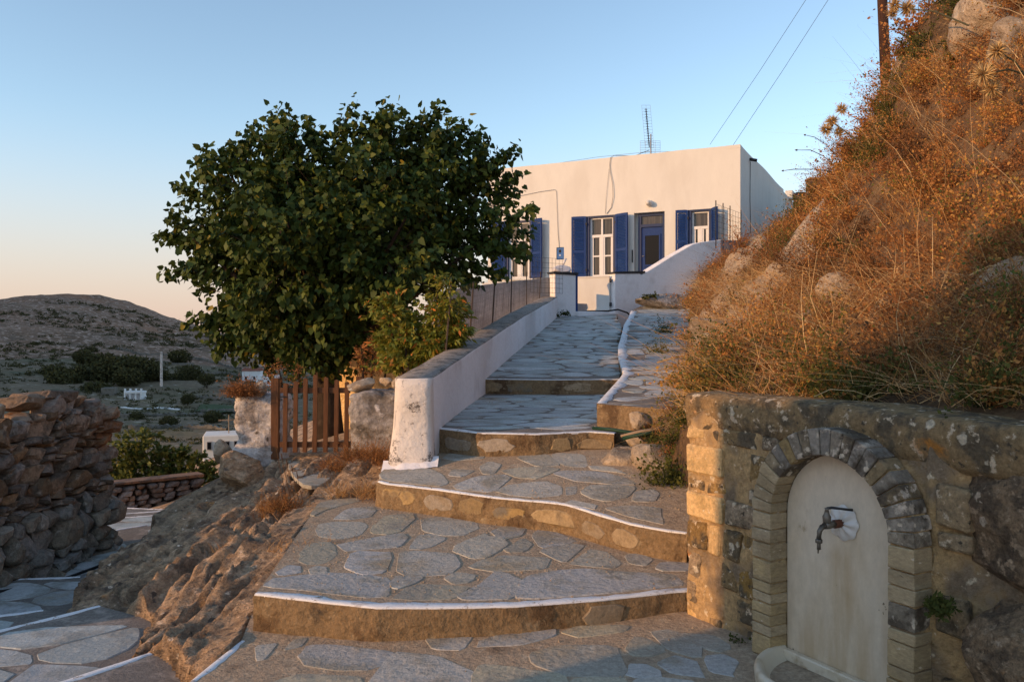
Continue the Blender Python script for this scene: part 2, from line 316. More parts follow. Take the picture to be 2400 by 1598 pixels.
M['soil'] = mat('dry_soil', (0.156, 0.096, 0.0504, 1), [((0.084, 0.054, 0.0312, 1), 3, .48, .65), ((0.24, 0.156, 0.078, 1), 8, .56, .74), ((0.264, 0.18, 0.09, 1), 1.3, .58, .75)], rough=.97, bump=.8, bscale=12, bdist=.04, bump2=(90, .6, .01), grain=(20, 0.4))
M['drystone'] = mat('drystone', (0.2385, 0.1746, 0.1285, 1), [((0.1267, 0.09778, 0.07344, 1), 4, .48, .62, 9), ((0.3875, 0.3073, 0.2326, 1), 9, .57, .72, 9), ((0.2981, 0.1187, 0.04284, 1), 2.0, .57, .72)], rough=.95, bump=.9, bscale=22, bdist=.03, rnd=.4, grain=(22, 0.45))
M['paledrystone'] = mat('pale_drystone', (0.264, 0.224, 0.1813, 1), [((0.156, 0.1288, 0.098, 1), 5, .48, .62, 9), ((0.396, 0.3472, 0.2842, 1), 10, .57, .72, 9)], rough=.95, bump=.9, bscale=22, bdist=.03, rnd=.3, grain=(22, 0.45))
M['redstone'] = mat('red_drystone', (0.216, 0.15, 0.1155, 1), [((0.117, 0.085, 0.06825, 1), 4, .48, .62)], rough=.95, bump=.7, bscale=22, bdist=.02, rnd=.3, grain=(25, 0.4))
M['core'] = mat('wall_core', (.06, .045, .035, 1), rough=1, bump=.8, bscale=12, bdist=.05)
M['pier'] = mat('rough_whitewashed_stone', (0.575, 0.529, 0.4945, 1), [((0.322, 0.276, 0.2415, 1), 5, .47, .62, 9), ((0.115, 0.09775, 0.0805, 1), 9, .60, .70, 9), ((0.782, 0.7475, 0.713, 1), 8, .6, .72)], rough=.95, bump=1.0, bscale=12, bdist=.05, bump2=(45, .5, .012), grain=(22, 0.4))
M['piergrey'] = mat('rough_grey_stone', (0.324, 0.3, 0.282, 1), [((0.156, 0.138, 0.12, 1), 4, .47, .62, 9), ((0.576, 0.54, 0.516, 1), 6, .58, .70, 9), ((0.084, 0.072, 0.06, 1), 10, .62, .72, 9)], rough=.95, bump=1.0, bscale=12, bdist=.05, bump2=(45, .5, .012), grain=(22, 0.45))
M['ochre'] = mat('ochre_block', (0.7582, 0.5041, 0.2127, 1), [((0.5686, 0.3855, 0.1701, 1), 7, .48, .66, 9), ((0.4212, 0.336, 0.2211, 1), 3.2, .57, .68, 9), ((0.92, 0.8499, 0.6634, 1), 22, .62, .70, 9), ((0.1895, 0.1581, 0.1191, 1), 15, .64, .71, 9)], rough=.95, bump=.9, bscale=30, bdist=.02, bump2=(120, .5, .006), rnd=.16, rsat=.15, grain=(40, 0.35))
M['lichenblock'] = mat('lichened_block', (0.423, 0.2878, 0.1436, 1), [((0.18, 0.1399, 0.08978, 1), 7, .46, .60, 9), ((0.72, 0.591, 0.419, 1), 20, .57, .65, 10), ((0.108, 0.08554, 0.05985, 1), 28, .60, .68, 9), ((0.54, 0.2333, 0.05387, 1), 5, .64, .74)], rough=.95, bump=1.0, bscale=30, bdist=.025, bump2=(120, .6, .008), rnd=.22, rsat=.25, grain=(40, 0.45), spots=((0.75, 0.635, 0.4589, 1), 16, .42, .22))
M['fmortar'] = mat('fountain_mortar', (0.5467, 0.3659, 0.1772, 1), [((0.2633, 0.1964, 0.1276, 1), 5, .46, .62, 9), ((0.729, 0.607, 0.4253, 1), 18, .60, .68, 9), ((0.6076, 0.2321, 0.0567, 1), 4, .66, .76)], rough=.97, bump=1.0, bscale=35, bdist=.03, bump2=(110, .6, .008), grain=(40, 0.45), spots=((0.72, 0.6083, 0.441, 1), 14, .40, .14))
M['archbrick'] = mat('arch_stone', (0.4035, 0.3067, 0.1787, 1), [((0.3061, 0.2286, 0.1317, 1), 4, .46, .66, 6), ((0.6262, 0.5173, 0.3762, 1), 17, .63, .70, 9), ((0.1113, 0.08421, 0.05643, 1), 11, .66, .74, 9)], rough=.9, bump=.6, bscale=30, bdist=.01, bump2=(100, .5, .004), rnd=.14, rsat=.15, stretch=(1, 1, 2.5), grain=(40, 0.28))
M['archlichen'] = mat('arch_lichened', (0.264, 0.21, 0.1403, 1), [((0.108, 0.084, 0.0595, 1), 8, .47, .6, 9), ((0.528, 0.441, 0.34, 1), 17, .56, .65, 10)], rough=.95, bump=.9, bscale=30, bdist=.02, rnd=.2, grain=(40, 0.4), spots=((0.6, 0.5145, 0.391, 1), 26, .42, .35))
M['marble'] = mat('aged_marble', (0.6572, 0.5733, 0.4472, 1), [((0.5936, 0.49, 0.344, 1), 1.6, .46, .66, 6), ((0.4664, 0.3528, 0.215, 1), 1.3, .56, .74, 9, .7), ((0.4028, 0.3038, 0.1806, 1), 5, .60, .72, 10, .7), ((0.106, 0.0833, 0.0516, 1), 20, .69, .72, 4)], rough=.5, spec=.35, bump=.2, bscale=30, bdist=.004, stretch=(1, 1, .55), grain=(30, .1))
M['basin'] = mat('basin_ceramic', (.66, .57, .43, 1), [((.42, .30, .15, 1), 5, .5, .7), ((.28, .17, .07, 1), 3, .6, .72)], rough=.35, spec=.5, bump=.1)
M['rosette'] = mat('rosette_ceramic', (.66, .64, .60, 1), [((.30, .26, .21, 1), 18, .60, .70)], rough=.4, spec=.5, bump=.1)
M['brass'] = mat('dull_brass', (.19, .17, .14, 1), [((.09, .07, .05, 1), 30, .5, .65)], rough=.5, metal=.6, bump=.2, bscale=80, bdist=.002)
M['rustpipe'] = mat('rust_pipe', (.14, .055, .03, 1), rough=.85, bump=.4, bscale=80, bdist=.003)
M['bark'] = mat('bark', (.045, .030, .020, 1), [((.075, .052, .036, 1), 6, .5, .7)], rough=.95, bump=.9, bscale=14, bdist=.03)
M['leaf'] = mat('mulberry_leaf', (0.0585, 0.08775, 0.01656, 1), rough=.55, spec=.18, bump=0, trans=.14, tint=[(0, (0.0273, 0.04563, 0.01104, 1)), (.6, (0.0585, 0.08775, 0.01656, 1)), (.92, (0.1073, 0.1317, 0.02208, 1)), (1, (0.2535, 0.193, 0.0276, 1))])
M['peach'] = mat('peach_leaf', (0.155, 0.1915, 0.03135, 1), rough=.5, spec=.3, bump=0, trans=.3, tint=[(0, (0.09043, 0.1245, 0.01881, 1)), (.6, (0.1938, 0.2202, 0.03135, 1)), (.9, (0.3618, 0.2873, 0.04703, 1)), (1, (0.5685, 0.1915, 0.03919, 1))])
M['figleaf'] = mat('scrub_leaf', (0.096, 0.128, 0.032, 1), rough=.6, bump=0, trans=.25, tint=[(0, (0.056, 0.08, 0.0224, 1)), (.6, (0.12, 0.144, 0.032, 1)), (1, (0.208, 0.176, 0.04, 1))])
M['drygrass'] = mat('dry_grass', (0.4312, 0.2875, 0.115, 1), rough=.8, spec=.15, bump=0, trans=.25, tint=[(0, (0.1437, 0.07187, 0.02875, 1)), (.35, (0.3162, 0.151, 0.05175, 1)), (.7, (0.5175, 0.2875, 0.1078, 1)), (1, (0.7475, 0.5462, 0.2875, 1))])
M['scrub'] = mat('scrub', (0.3795, 0.2277, 0.09056, 1), rough=.85, spec=.1, bump=0, trans=.2, tint=[(0, (0.1044, 0.06072, 0.0326, 1)), (.3, (0.2846, 0.1252, 0.05072, 1)), (.55, (0.4743, 0.2088, 0.06883, 1)), (.72, (0.5693, 0.3225, 0.09056, 1)), (.80, (0.1423, 0.1613, 0.03985, 1)), (1, (0.0759, 0.1139, 0.02898, 1))])
M['greenshrub'] = mat('green_shrub', (0.084, 0.098, 0.028, 1), rough=.8, spec=.1, bump=0, trans=.25, tint=[(0, (0.042, 0.0504, 0.0168, 1)), (.5, (0.091, 0.105, 0.028, 1)), (.85, (0.168, 0.154, 0.042, 1)), (1, (0.42, 0.238, 0.056, 1))])
M['thistle'] = mat('thistle', (0.51, 0.34, 0.17, 1), rough=.8, bump=0, trans=.15, tint=[(0, (0.085, 0.085, 0.0476, 1)), (.5, (0.34, 0.221, 0.102, 1)), (1, (0.85, 0.612, 0.289, 1))])
M['yellowflower'] = mat('yellow_flower', (.45, .22, .02, 1), rough=.8, bump=0, trans=.2, tint=[(0, (.08, .08, .02, 1)), (1, (.55, .27, .02, 1))])
M['valley'] = mat('valley_ground', (0.165, 0.1201, 0.0726, 1), [((0.1155, 0.1001, 0.0528, 1), .03, .46, .6, 8), ((0.264, 0.1925, 0.1122, 1), .06, .56, .72, 8), ((0.0825, 0.08008, 0.0396, 1), .16, .58, .66, 8), ((0.3465, 0.3003, 0.231, 1), .5, .60, .68, 9)], rough=.97, bump=.8, bscale=.5, bdist=.6, grain=(1.2, 0.5))
M['farhill'] = mat('far_hill', (0.257, 0.1473, 0.08999, 1), [((0.1677, 0.1037, 0.06273, 1), .012, .45, .62, 9), ((0.4696, 0.3264, 0.2455, 1), .55, .52, .62, 9), ((0.1118, 0.07701, 0.04637, 1), .20, .60, .68, 8), ((0.3129, 0.159, 0.08863, 1), .02, .56, .7, 8)], rough=.97, bump=1.0, bscale=.45, bdist=1.0, grain=(1.0, 0.55))
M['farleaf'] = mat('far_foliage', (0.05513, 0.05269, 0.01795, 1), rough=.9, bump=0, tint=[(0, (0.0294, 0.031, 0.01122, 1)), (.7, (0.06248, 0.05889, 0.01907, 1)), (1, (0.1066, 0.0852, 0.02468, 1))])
M['farwall'] = mat('terrace_stone', (0.165, 0.15, 0.1275, 1), [((0.0975, 0.09, 0.075, 1), 1.2, .45, .65)], rough=.95, bump=.6, bscale=2, bdist=.1)
M['farwhite'] = mat('far_limewash', (.72, .72, .72, 1), [((.60, .58, .56, 1), .8, .5, .7)], rough=.9, bump=.1)
M['redroof'] = mat('red_roof', (.24, .08, .045, 1), rough=.9, bump=.4, bscale=4)
M['field'] = mat('green_field', (.035, .06, .016, 1), [((.06, .07, .025, 1), .7, .5, .7)], rough=.9, bump=.6, bscale=2, bdist=.2)
M['plastic'] = mat('plastic_bag', (.62, .60, .62, 1), rough=.35, spec=.5, bump=.5, bscale=14, bdist=.03)

# ------------------------------------------------------------------ walking surfaces: z as a function of x, y
L0 = lambda x, y: .03+.038*x
L1 = lambda x, y: .17
L2 = lambda x, y: -.1555+.0573*x+.0885*y
L3 = lambda x, y: .70+.0467*(y-7.5)
L4 = lambda x, y: 1.03+.121*(y-10.5)
L5 = lambda x, y: float(np.interp(y, [7.8, 10.5, 12.8, 19.5, 23], [.935, 1.15, 1.46, 2.29, 2.75]))
z2 = lambda pts: [(600+.3815*x, 1000+.3815*y) for x, y in pts]
z3 = lambda pts: [(1100+.3815*x, 1000+.3815*y) for x, y in pts]
z7 = lambda pts: [(.2857*x, 1150+.2857*y) for x, y in pts]
def onto(pix, f): return np.array([hit(a, b, f) for a, b in pix])

EDGE1 = [(597, 1392), (753, 1410), (882, 1424), (1020, 1424), (1100, 1423), (1210, 1420), (1405, 1406), (1588, 1386), (1650, 1383)]
EDGE2 = [(886, 1128), (905, 1134), (1020, 1147), (1153, 1166), (1300, 1179), (1329, 1183), (1405, 1207), (1481, 1229), (1563, 1244), (1612, 1250)]
EDGE3 = [(1022, 1003), (1122, 1015), (1258, 1018), (1380, 1012), (1440, 1016)]
EDGE4 = [(1120, 888), (1200, 889), (1300, 890), (1427, 889), (1452, 889)]
R1 = onto(EDGE1+[(1640, 1320), (1615, 1290), (1400, 1235), (1060, 1180), (880, 1166), (860, 1163), (752, 1172), (716, 1225), (672, 1290), (632, 1348)], L1)
R2 = onto(EDGE2+[(1640, 1210), (1620, 1140), (1540, 1070), (1440, 1038), (1040, 1034), (985, 1050), (905, 1072), (932, 1082)], L2)
r3b = np.array([[1.35, 11.0], [-.62, 11.0], [-.78, 9.0]])
R3 = np.vstack([onto(EDGE3, L3), np.array([[1.15, 8.6]]), r3b])
R4 = np.vstack([onto(EDGE4, L4), np.array([[1.75, 13], [2.2, 17], [2.75, 20.7], [1.0, 20.7], [.55, 17.5], [-.1, 13]])])
LEFT5 = [(1399, 946), (1430, 912), (1455, 884), (1462, 873), (1450, 838), (1449, 812), (1456, 790), (1462, 763), (1474, 742), (1479, 729)]
R5 = onto(LEFT5+[(1500, 718), (1560, 706), (1640, 706), (1650, 728), (1640, 760), (1620, 812), (1610, 850), (1640, 875), (1640, 915), (1600, 962)], L5)
LEFT0 = [(565, 1502), (500, 1553), (445, 1598)]
R0 = np.vstack([onto([(1700, 1440), (1400, 1380), (1000, 1380), (700, 1400), (590, 1440)]+LEFT0, L0), np.array([[-1.7, 3.2], [-1.9, 2.2], [-1.6, -1.5], [2.6, -1.5], [2.6, 2.2], [2.2, 2.6], [1.75, 3.1]])])
# the steps that go down on the left
SZ = [-.20, -.36, -.52, -.68, -.84, -1.0, -1.15, -1.30]
S0 = np.vstack([onto([(60, 1624), (140, 1598), (350, 1530), (395, 1548), (430, 1600), (470, 1660)], lambda x, y: SZ[0]), [[-1.7, 2.6], [-3.2, 2.4]]])
S1 = np.vstack([onto([(-120, 1505), (0, 1476), (120, 1447), (231, 1419), (277, 1431), (343, 1449), (358, 1464), (353, 1493), (335, 1540)], lambda x, y: SZ[1]), [[-2.0, 3.9], [-3.4, 3.2], [-3.9, 4.2]]])
S2 = np.vstack([onto([(-150, 1475), (0, 1441), (102, 1429), (180, 1440)], lambda x, y: SZ[2]), [[-3.0, 4.8], [-4.6, 4.4]]])
S3 = np.vstack([onto([(-80, 1362), (46, 1356), (190, 1351), (260, 1360)], lambda x, y: SZ[3]), [[-3.2, 5.6], [-4.9, 5.2], [-5.2, 6.6]]])
S4 = np.vstack([onto([(230, 1252), (281, 1239), (345, 1229)], lambda x, y: SZ[4]), [[-3.6, 8.0], [-3.6, 7.0], [-5.2, 7.0]]])
S5 = np.vstack([onto([(220, 1219), (281, 1213), (375, 1206)], lambda x, y: SZ[5]), [[-4.2, 9.8], [-5.4, 9.6]]])
S6 = np.vstack([onto([(210, 1209), (281, 1204), (390, 1196)], lambda x, y: SZ[6]), [[-4.4, 11.0], [-5.8, 11.0]]])
S7 = np.vstack([onto([(240, 1187), (329, 1191), (400, 1194)], lambda x, y: SZ[7]), [[-5.0, 12.2], [-6.6, 12.2]]])
DOWN = [S0, S1, S2, S3, S4, S5, S6, S7]

# ------------------------------------------------------------------ paving helpers
def slab(name, out, f, parent, m, rise=.004, inset=.008, noise=.004):
    out = np.asarray(out, float); n = len(out)
    if sum(out[i][0]*out[(i+1) % n][1]-out[(i+1) % n][0]*out[i][1] for i in range(n)) < 0: out = out[::-1]
    c = out.mean(0); d = c-out; d = d/(np.linalg.norm(d, axis=1)[:, None]+1e-9); inn = out+d*inset
    t = RNG.uniform(-.0015, .002); tx, ty = RNG.uniform(-.006, .006, 2)
    zz = lambda p, h: f(p[0], p[1])+h+t+tx*(p[0]-c[0])+ty*(p[1]-c[1])
    V = [(*(p-c), zz(p, -.03)) for p in out]+[(*(p-c), zz(p, rise-.006)) for p in out]+[(*(p-c), zz(p, rise)) for p in inn]
    z0 = f(c[0], c[1]); V = [(x, y, z-z0) for x, y, z in V]
    i = np.arange(n); j = (i+1) % n
    Q = np.concatenate([np.stack([i, j, n+j, n+i], 1), np.stack([n+i, n+j, 2*n+j, 2*n+i], 1)])
    me = bpy.data.meshes.new(name); me.from_pydata(V, [], [tuple(q) for q in Q]+[tuple(range(2*n, 3*n))]); me.materials.append(m)
    return ob(name, me, parent, (c[0], c[1], z0))
def unit_(v): return v/(np.linalg.norm(v, axis=1)[:, None]+1e-9)
def traced(polys, f, parent, m):
    for p in polys:
        w = onto(p, f); c = w.mean(0); w = c+(w-c)*1.10+unit_(w-c)*.012; q = np.empty((2*len(w), 2)); nx = np.roll(w, -1, 0); q[0::2] = w*.86+nx*.14; q[1::2] = w*.14+nx*.86
        slab('paving_stone', q+RNG.normal(0, .006, q.shape), f, parent, m, .0035, .006)
def voronoi(region, size, asp=1.6, gap=.03, seed=1, keep=None):
    """irregular flagstone outlines filling a region; asp stretches along x"""
    rg = np.random.default_rng(seed); reg = np.asarray(region, float); lo = reg.min(0); hi = reg.max(0)
    S = np.array([size*asp, size]); pts = []
    tries = int(3000)
    for _ in range(tries):
        p = lo-.2+rg.random(2)*(hi-lo+.4)
        if all(np.hypot(*((p-q)/S)) > rg.uniform(.62, 1.0) for q in pts): pts.append(p)
    pts = np.array(pts); out = []
    for k, p in enumerate(pts):
        if not inpoly(p, reg)[0]: continue
        cell = [p+np.array([a, b])*S*1.6 for a, b in ((-1, -1), (1, -1), (1, 1), (-1, 1))]
        d = np.linalg.norm((pts-p)/S, axis=1)
        for q in pts[np.argsort(d)[1:16]]:
            nrm = (q-p)/S/S; mid = (p+q)/2; new = []
            for i in range(len(cell)):
                a, b = cell[i], cell[(i+1) % len(cell)]; da, db = (a-mid)@nrm, (b-mid)@nrm
                if da <= 0: new.append(a)
                if da*db < 0: new.append(a+(b-a)*da/(da-db))
            cell = new
            if len(cell) < 3: break
        if len(cell) < 3: continue
        c = np.mean(cell, 0); cell = [v if inpoly(v, reg)[0] else None or v for v in cell]; res = []
        for v in cell:
            t = 1.0
            while t > .05 and not inpoly(c+(v-c)*t, reg)[0]: t -= .06
            v = c+(v-c)*t; L = np.linalg.norm(v-c); res.append(c+(v-c)*max(.2, (L-gap*rg.uniform(.7, 1.4))/max(L, 1e-6)))
        r = chaikin(res, 1); 
        if len(r) > 12: r = r[::2] if len(r) > 16 else r
        ar = abs(sum(r[i][0]*r[(i+1) % len(r)][1]-r[(i+1) % len(r)][0]*r[i][1] for i in range(len(r))))/2
        if ar < size*size*.10: continue
        out.append(r+rg.normal(0, gap*.12, r.shape))
    return out
def bed(name, reg, f, parent=None, depth=.5, ms=None, cuts=None):
    """tread body: cement top, cement sides"""
    b = MB(); n = len(reg)
    if cuts:                                                       # a surface that changes slope: cut it where it bends
        bm = bmesh.new(); o = list(reg)
        if sum(o[i][0]*o[(i+1) % n][1]-o[(i+1) % n][0]*o[i][1] for i in range(n)) < 0: o = o[::-1]
        fl = bm.faces.new([bm.verts.new((x, y, 0)) for x, y in o])
        for y in cuts: bmesh.ops.bisect_plane(bm, geom=bm.verts[:]+bm.edges[:]+bm.faces[:], plane_co=(0, y, 0), plane_no=(0, 1, 0))
        top = bm.faces[:]; ex = bmesh.ops.extrude_face_region(bm, geom=top); low = [v for v in ex['geom'] if isinstance(v, bmesh.types.BMVert)]; ls = set(low)
        for v in bm.verts: v.co.z = f(v.co.x, v.co.y)-(0 if v in ls else depth)
        bmesh.ops.recalc_face_normals(bm, faces=bm.faces); me = bpy.data.meshes.new(name); bm.to_mesh(me); bm.free()
        for m_ in (ms or [M['mortar'], M['riser']]): me.materials.append(m_)
    else:
        b.prism([tuple(p) for p in reg], lambda x, y: f(x, y)-depth, f); me = b.mesh(name, ms or [M['mortar'], M['riser']])
    for p in me.polygons:
        if abs(p.normal.z) < .6: p.material_index = 1
    return ob(name, me, parent)
def nosing(edge, f, parent, w=.055, lip=.022, proud=.004, step=.045):
    """painted strip along a step edge with a front lip, edges a little uneven; edge runs in xy"""
    e = np.asarray(edge, float); seg = np.r_[0, np.cumsum(np.linalg.norm(np.diff(e, axis=0), axis=1))]
    t = np.linspace(0, seg[-1], max(3, int(seg[-1]/step))); p = np.stack([np.interp(t, seg, e[:, 0]), np.interp(t, seg, e[:, 1])], 1)
    d = np.gradient(p, axis=0); d /= np.linalg.norm(d, axis=1)[:, None]; nrm = np.stack([-d[:, 1], d[:, 0]], 1)
    k = len(p); jw = w*(1+.55*fbm(np.column_stack([t*6, t*0, t*0]), 4)+RNG.uniform(-.14, .14, k)); jl = lip*(1+.5*fbm(np.column_stack([t*9+40, t*0, t*0]), 3))
    zf = np.array([f(*q) for q in p]); a = p+nrm*jw[:, None]; fr = p-nrm*proud
    hh = .0042+.002*fbm(np.column_stack([t*14, t*0+3, t*0]), 2)
    V = np.vstack([np.column_stack([a, [f(*q) for q in a]-np.full(k, .004)]), np.column_stack([a-nrm*.006, zf+hh]), np.column_stack([fr+nrm*.008, zf+hh]), np.column_stack([fr, zf-.001]), np.column_stack([fr, zf-jl]), np.column_stack([p+nrm*.01, zf-jl])])
    i = np.arange(k-1); Q = np.concatenate([np.stack([r*k+i, r*k+i+1, (r+1)*k+i+1, (r+1)*k+i], 1) for r in range(5)])
    return ob('white_edge', npmesh('white_edge', V, [Q[:, ::-1]], M['nosing'], True), parent)
def riser_face(edge, f, h, parent, m, seed):
    """rough cement front of a step, lumpy in depth"""
    e = np.asarray(edge, float); seg = np.r_[0, np.cumsum(np.linalg.norm(np.diff(e, axis=0), axis=1))]; t = np.linspace(0, seg[-1], int(seg[-1]/.022)); nr = 9
    p = np.stack([np.interp(t, seg, e[:, 0]), np.interp(t, seg, e[:, 1])], 1); d = np.gradient(p, axis=0); d /= np.linalg.norm(d, axis=1)[:, None]; nr_ = np.stack([d[:, 1], -d[:, 0]], 1); k = len(t); V = []
    for r in range(nr):
        v = r/(nr-1); z = np.array([f(*q) for q in p])-.004-v*h; q3 = np.column_stack([t*7+seed*9, z*9, t*0]); o = .004+.010*(1+fbm(q3, 4))+.008*ridged(q3*2.2, 3)-(.006 if r == 0 else 0)+.012*v*v
        V.append(np.column_stack([p+nr_*o[:, None], z]))
    i = np.arange(k-1); Q = np.concatenate([np.stack([r*k+i, r*k+i+1, (r+1)*k+i+1, (r+1)*k+i], 1) for r in range(nr-1)])
    return ob('riser_face', npmesh('riser_face', np.vstack(V), [Q[:, ::-1]], m, True), parent)
def riser_stones(edge, f, h, parent, m, seed, out=1.0, cover=.8, hmin=.55):
    """flat stones set into the front of a step"""
    rg = np.random.default_rng(seed); e = np.asarray(edge, float); seg = np.r_[0, np.cumsum(np.linalg.norm(np.diff(e, axis=0), axis=1))]; s = rg.uniform(0.02, .12)
    while s < seg[-1]-.12:
        w = rg.uniform(.18, .42)
        if rg.random() < cover:
            n = 12; pts = []; hh = h*rg.uniform(hmin, .82); zc = -h+hh*.5+rg.uniform(.0, .02)
            for k in range(n):
                t = 2*math.pi*k/n; r = 1+rg.uniform(-.17, .15); cx = np.sign(math.cos(t))*abs(math.cos(t))**.7; sy = np.sign(math.sin(t))*abs(math.sin(t))**.7
                pts.append((s+w/2+cx*w*.47*r, zc+sy*hh*.5*r))
            V = []
            for off, sc in ((-.02, 1), (.017, 1), (.023, .94)):
                for u, v in pts:
                    u2 = s+w/2+(u-s-w/2)*sc; v2 = zc+(v-zc)*sc
                    x = np.interp(u2, seg, e[:, 0]); y = np.interp(u2, seg, e[:, 1]); x1 = np.interp(u2+.01, seg, e[:, 0]); y1 = np.interp(u2+.01, seg, e[:, 1])
                    d = np.array([x1-x, y1-y]); d = d/(np.linalg.norm(d)+1e-9); nr = np.array([d[1], -d[0]])*out
                    V.append((x+nr[0]*off, y+nr[1]*off, f(x, y)+v2))
            fs = []
            for r in range(2):
                for k in range(n): fs.append((r*n+k, r*n+(k+1) % n, (r+1)*n+(k+1) % n, (r+1)*n+k))
            fs.append(tuple(range(2*n, 3*n)))
            bm_ = MB(); bm_.add(V, fs); bm_.build('riser_stone', m, parent)
        s += w+rg.uniform(.02, .07)

# ------------------------------------------------------------------ the stepped path
path = empty('stepped_path', (0, 4, 0)); path.location = (0, 0, 0); tag(path, 'broad paved steps with white painted edges climbing to the white house', None, kind='structure')
bed('landing_bed', R0, L0, path, .6); bed('tread_bed', R1, L1, path, .5); bed('tread_bed', R2, L2, path, .6); bed('tread_bed', R3, L3, path, .5, [M['joint'], M['riser']]); bed('ramp_bed', R4, L4, path, .6, [M['joint'], M['riser']])
e1, e2, e3, e4 = onto(EDGE1, L1), onto(EDGE2, L2), onto(EDGE3, L3), onto(EDGE4, L4)
nosing(e1, L1, path, .062, .010); nosing(e2, L2, path, .058, .010); nosing(e3, L3, path, .07, .014); nosing(e4, L4, path, .07, .014)
nosing(onto(LEFT0, L0), L0, path, .035, .02)
for k_, (e_, f_, h_) in enumerate(((e1, L1, .24), (e2, L2, .22), (e3, L3, .24), (e4, L4, .26))): riser_face(e_, f_, h_, path, M['riser'], k_)
riser_stones(e1, L1, .15, path, M['riser_stone'], 3, cover=.40); riser_stones(e2, L2, .17, path, M['riser_stone'], 8, cover=.8)
riser_stones(e3, L3, .18, path, M['riser_stone'], 5); riser_stones(e4, L4, .18, path, M['riser_stone'], 6)
T1 = [z2(p) for p in [
 [(390,475),(480,450),(620,445),(610,465),(490,490),(430,510),(370,545),(345,540)], [(490,565),(560,510),(700,495),(725,520),(680,555),(560,568)],
 [(400,600),(480,588),(640,590),(665,610),(625,665),(500,685),(400,670),(385,630)], [(730,600),(800,550),(950,540),(960,560),(890,640),(790,658),(715,645)],
 [(1040,570),(1150,560),(1340,590),(1350,630),(1250,665),(1130,660),(1030,640)], [(530,720),(700,690),(890,660),(915,690),(870,735),(700,750),(560,760)],
 [(945,745),(1000,670),(1080,665),(1160,690),(1070,735),(1000,750)], [(280,790),(320,730),(430,712),(480,740),(480,790),(420,835),(320,842),(275,820)],
 [(590,790),(650,772),(800,775),(820,800),(780,890),(640,900),(560,860)], [(890,790),(940,770),(1190,785),(1240,850),(1180,900),(940,915),(880,880)],
 [(1230,740),(1330,690),(1500,680),(1530,730),(1420,800),(1330,805),(1235,765)], [(1450,640),(1560,612),(1650,620),(1620,665),(1500,680)],
 [(1540,745),(1640,690),(1690,720),(1650,765),(1560,770)], [(320,880),(380,858),(430,870),(420,900),(340,908)], [(130,890),(200,850),(265,860),(260,895),(150,912)],
 [(80,975),(150,930),(400,905),(700,915),(790,935),(770,1040),(640,1040),(350,1005),(150,985)], [(835,960),(860,920),(1000,915),(1010,935),(950,970),(850,995)],
 [(1160,935),(1220,900),(1330,910),(1310,950),(1210,965)], [(860,1055),(920,1000),(1040,970),(1290,985),(1250,1030),(1180,1055),(1000,1062)],
 [(1320,865),(1400,820),(1550,795),(1780,810),(1760,870),(1500,885)], [(1400,960),(1480,895),(1560,920),(1620,950),(1590,1050),(1300,1055),(1250,1035)]]]
T1 += [z3(p) for p in [[(325,1045),(350,960),(400,920),(560,890),(720,880),(960,900),(1200,910),(1255,955),(1240,975),(800,1018),(400,1048)],
 [(390,670),(420,640),(500,640),(640,700),(600,715),(440,740)], [(440,762),(620,725),(700,735),(600,820),(560,825)], [(625,840),(750,755),(850,780),(920,835),(880,865),(700,850)],
 [(1145,870),(1190,835),(1330,840),(1330,885),(1200,885)], [(150,660),(200,620),(330,625),(310,670),(210,690)], [(960,790),(1060,780),(1120,820),(1080,850),(990,840)], [(20,690),(110,660),(150,720),(90,790),(10,780)]]]
T2 = [z2(p) for p in [[(785,290),(860,215),(1010,245),(1120,290),(1165,340),(1100,362),(800,325)], [(1185,300),(1205,268),(1340,270),(1270,305)], [(1230,360),(1350,310),(1500,300),(1550,320),(1450,400),(1250,380)], [(1160,195),(1200,160),(1400,155),(1380,195),(1250,205)], [(1010,215),(1060,185),(1130,195),(1120,235)]]]
T2 += [z3(p) for p in [[(205,275),(300,255),(480,250),(540,265),(420,315),(300,310)], [(180,395),(260,360),(450,340),(550,370),(545,415),(420,430),(250,415)], [(535,290),(600,272),(800,280),(920,310),(1000,350),(860,350),(640,330)],
 [(310,200),(330,168),(470,170),(550,235),(420,245)], [(515,175),(560,162),(700,175),(715,245),(610,240),(540,215)], [(700,405),(730,370),(900,360),(1010,375),(960,430),(850,455),(760,440)], [(590,375),(660,368),(650,410),(600,418)],
 [(850,505),(1000,490),(1155,500),(1170,560),(1180,595),(1000,555)], [(1030,400),(1120,390),(1155,410),(1130,460),(1010,455)], [(590,470),(640,455),(770,480),(760,505),(680,490)], [(60,250),(130,215),(190,240),(140,290),(80,290)], [(740,240),(860,250),(960,290),(860,275),(760,265)]]]
T0 = [z2(p) for p in [[(290,1400),(340,1355),(450,1345),(820,1385),(760,1450),(650,1490),(480,1490),(330,1465)], [(1055,1305),(1130,1285),(1320,1275),(1260,1370),(1100,1360)], [(700,1590),(850,1400),(1100,1420),(1290,1490),(1350,1590)],
 [(180,1370),(230,1310),(310,1300),(270,1350)], [(0,1430),(0,1350),(130,1330),(60,1420)], [(150,1560),(300,1525),(620,1545),(640,1620),(120,1620)], [(1380,1325),(1500,1280),(1800,1240),(1815,1290),(1600,1340),(1400,1350)]]]
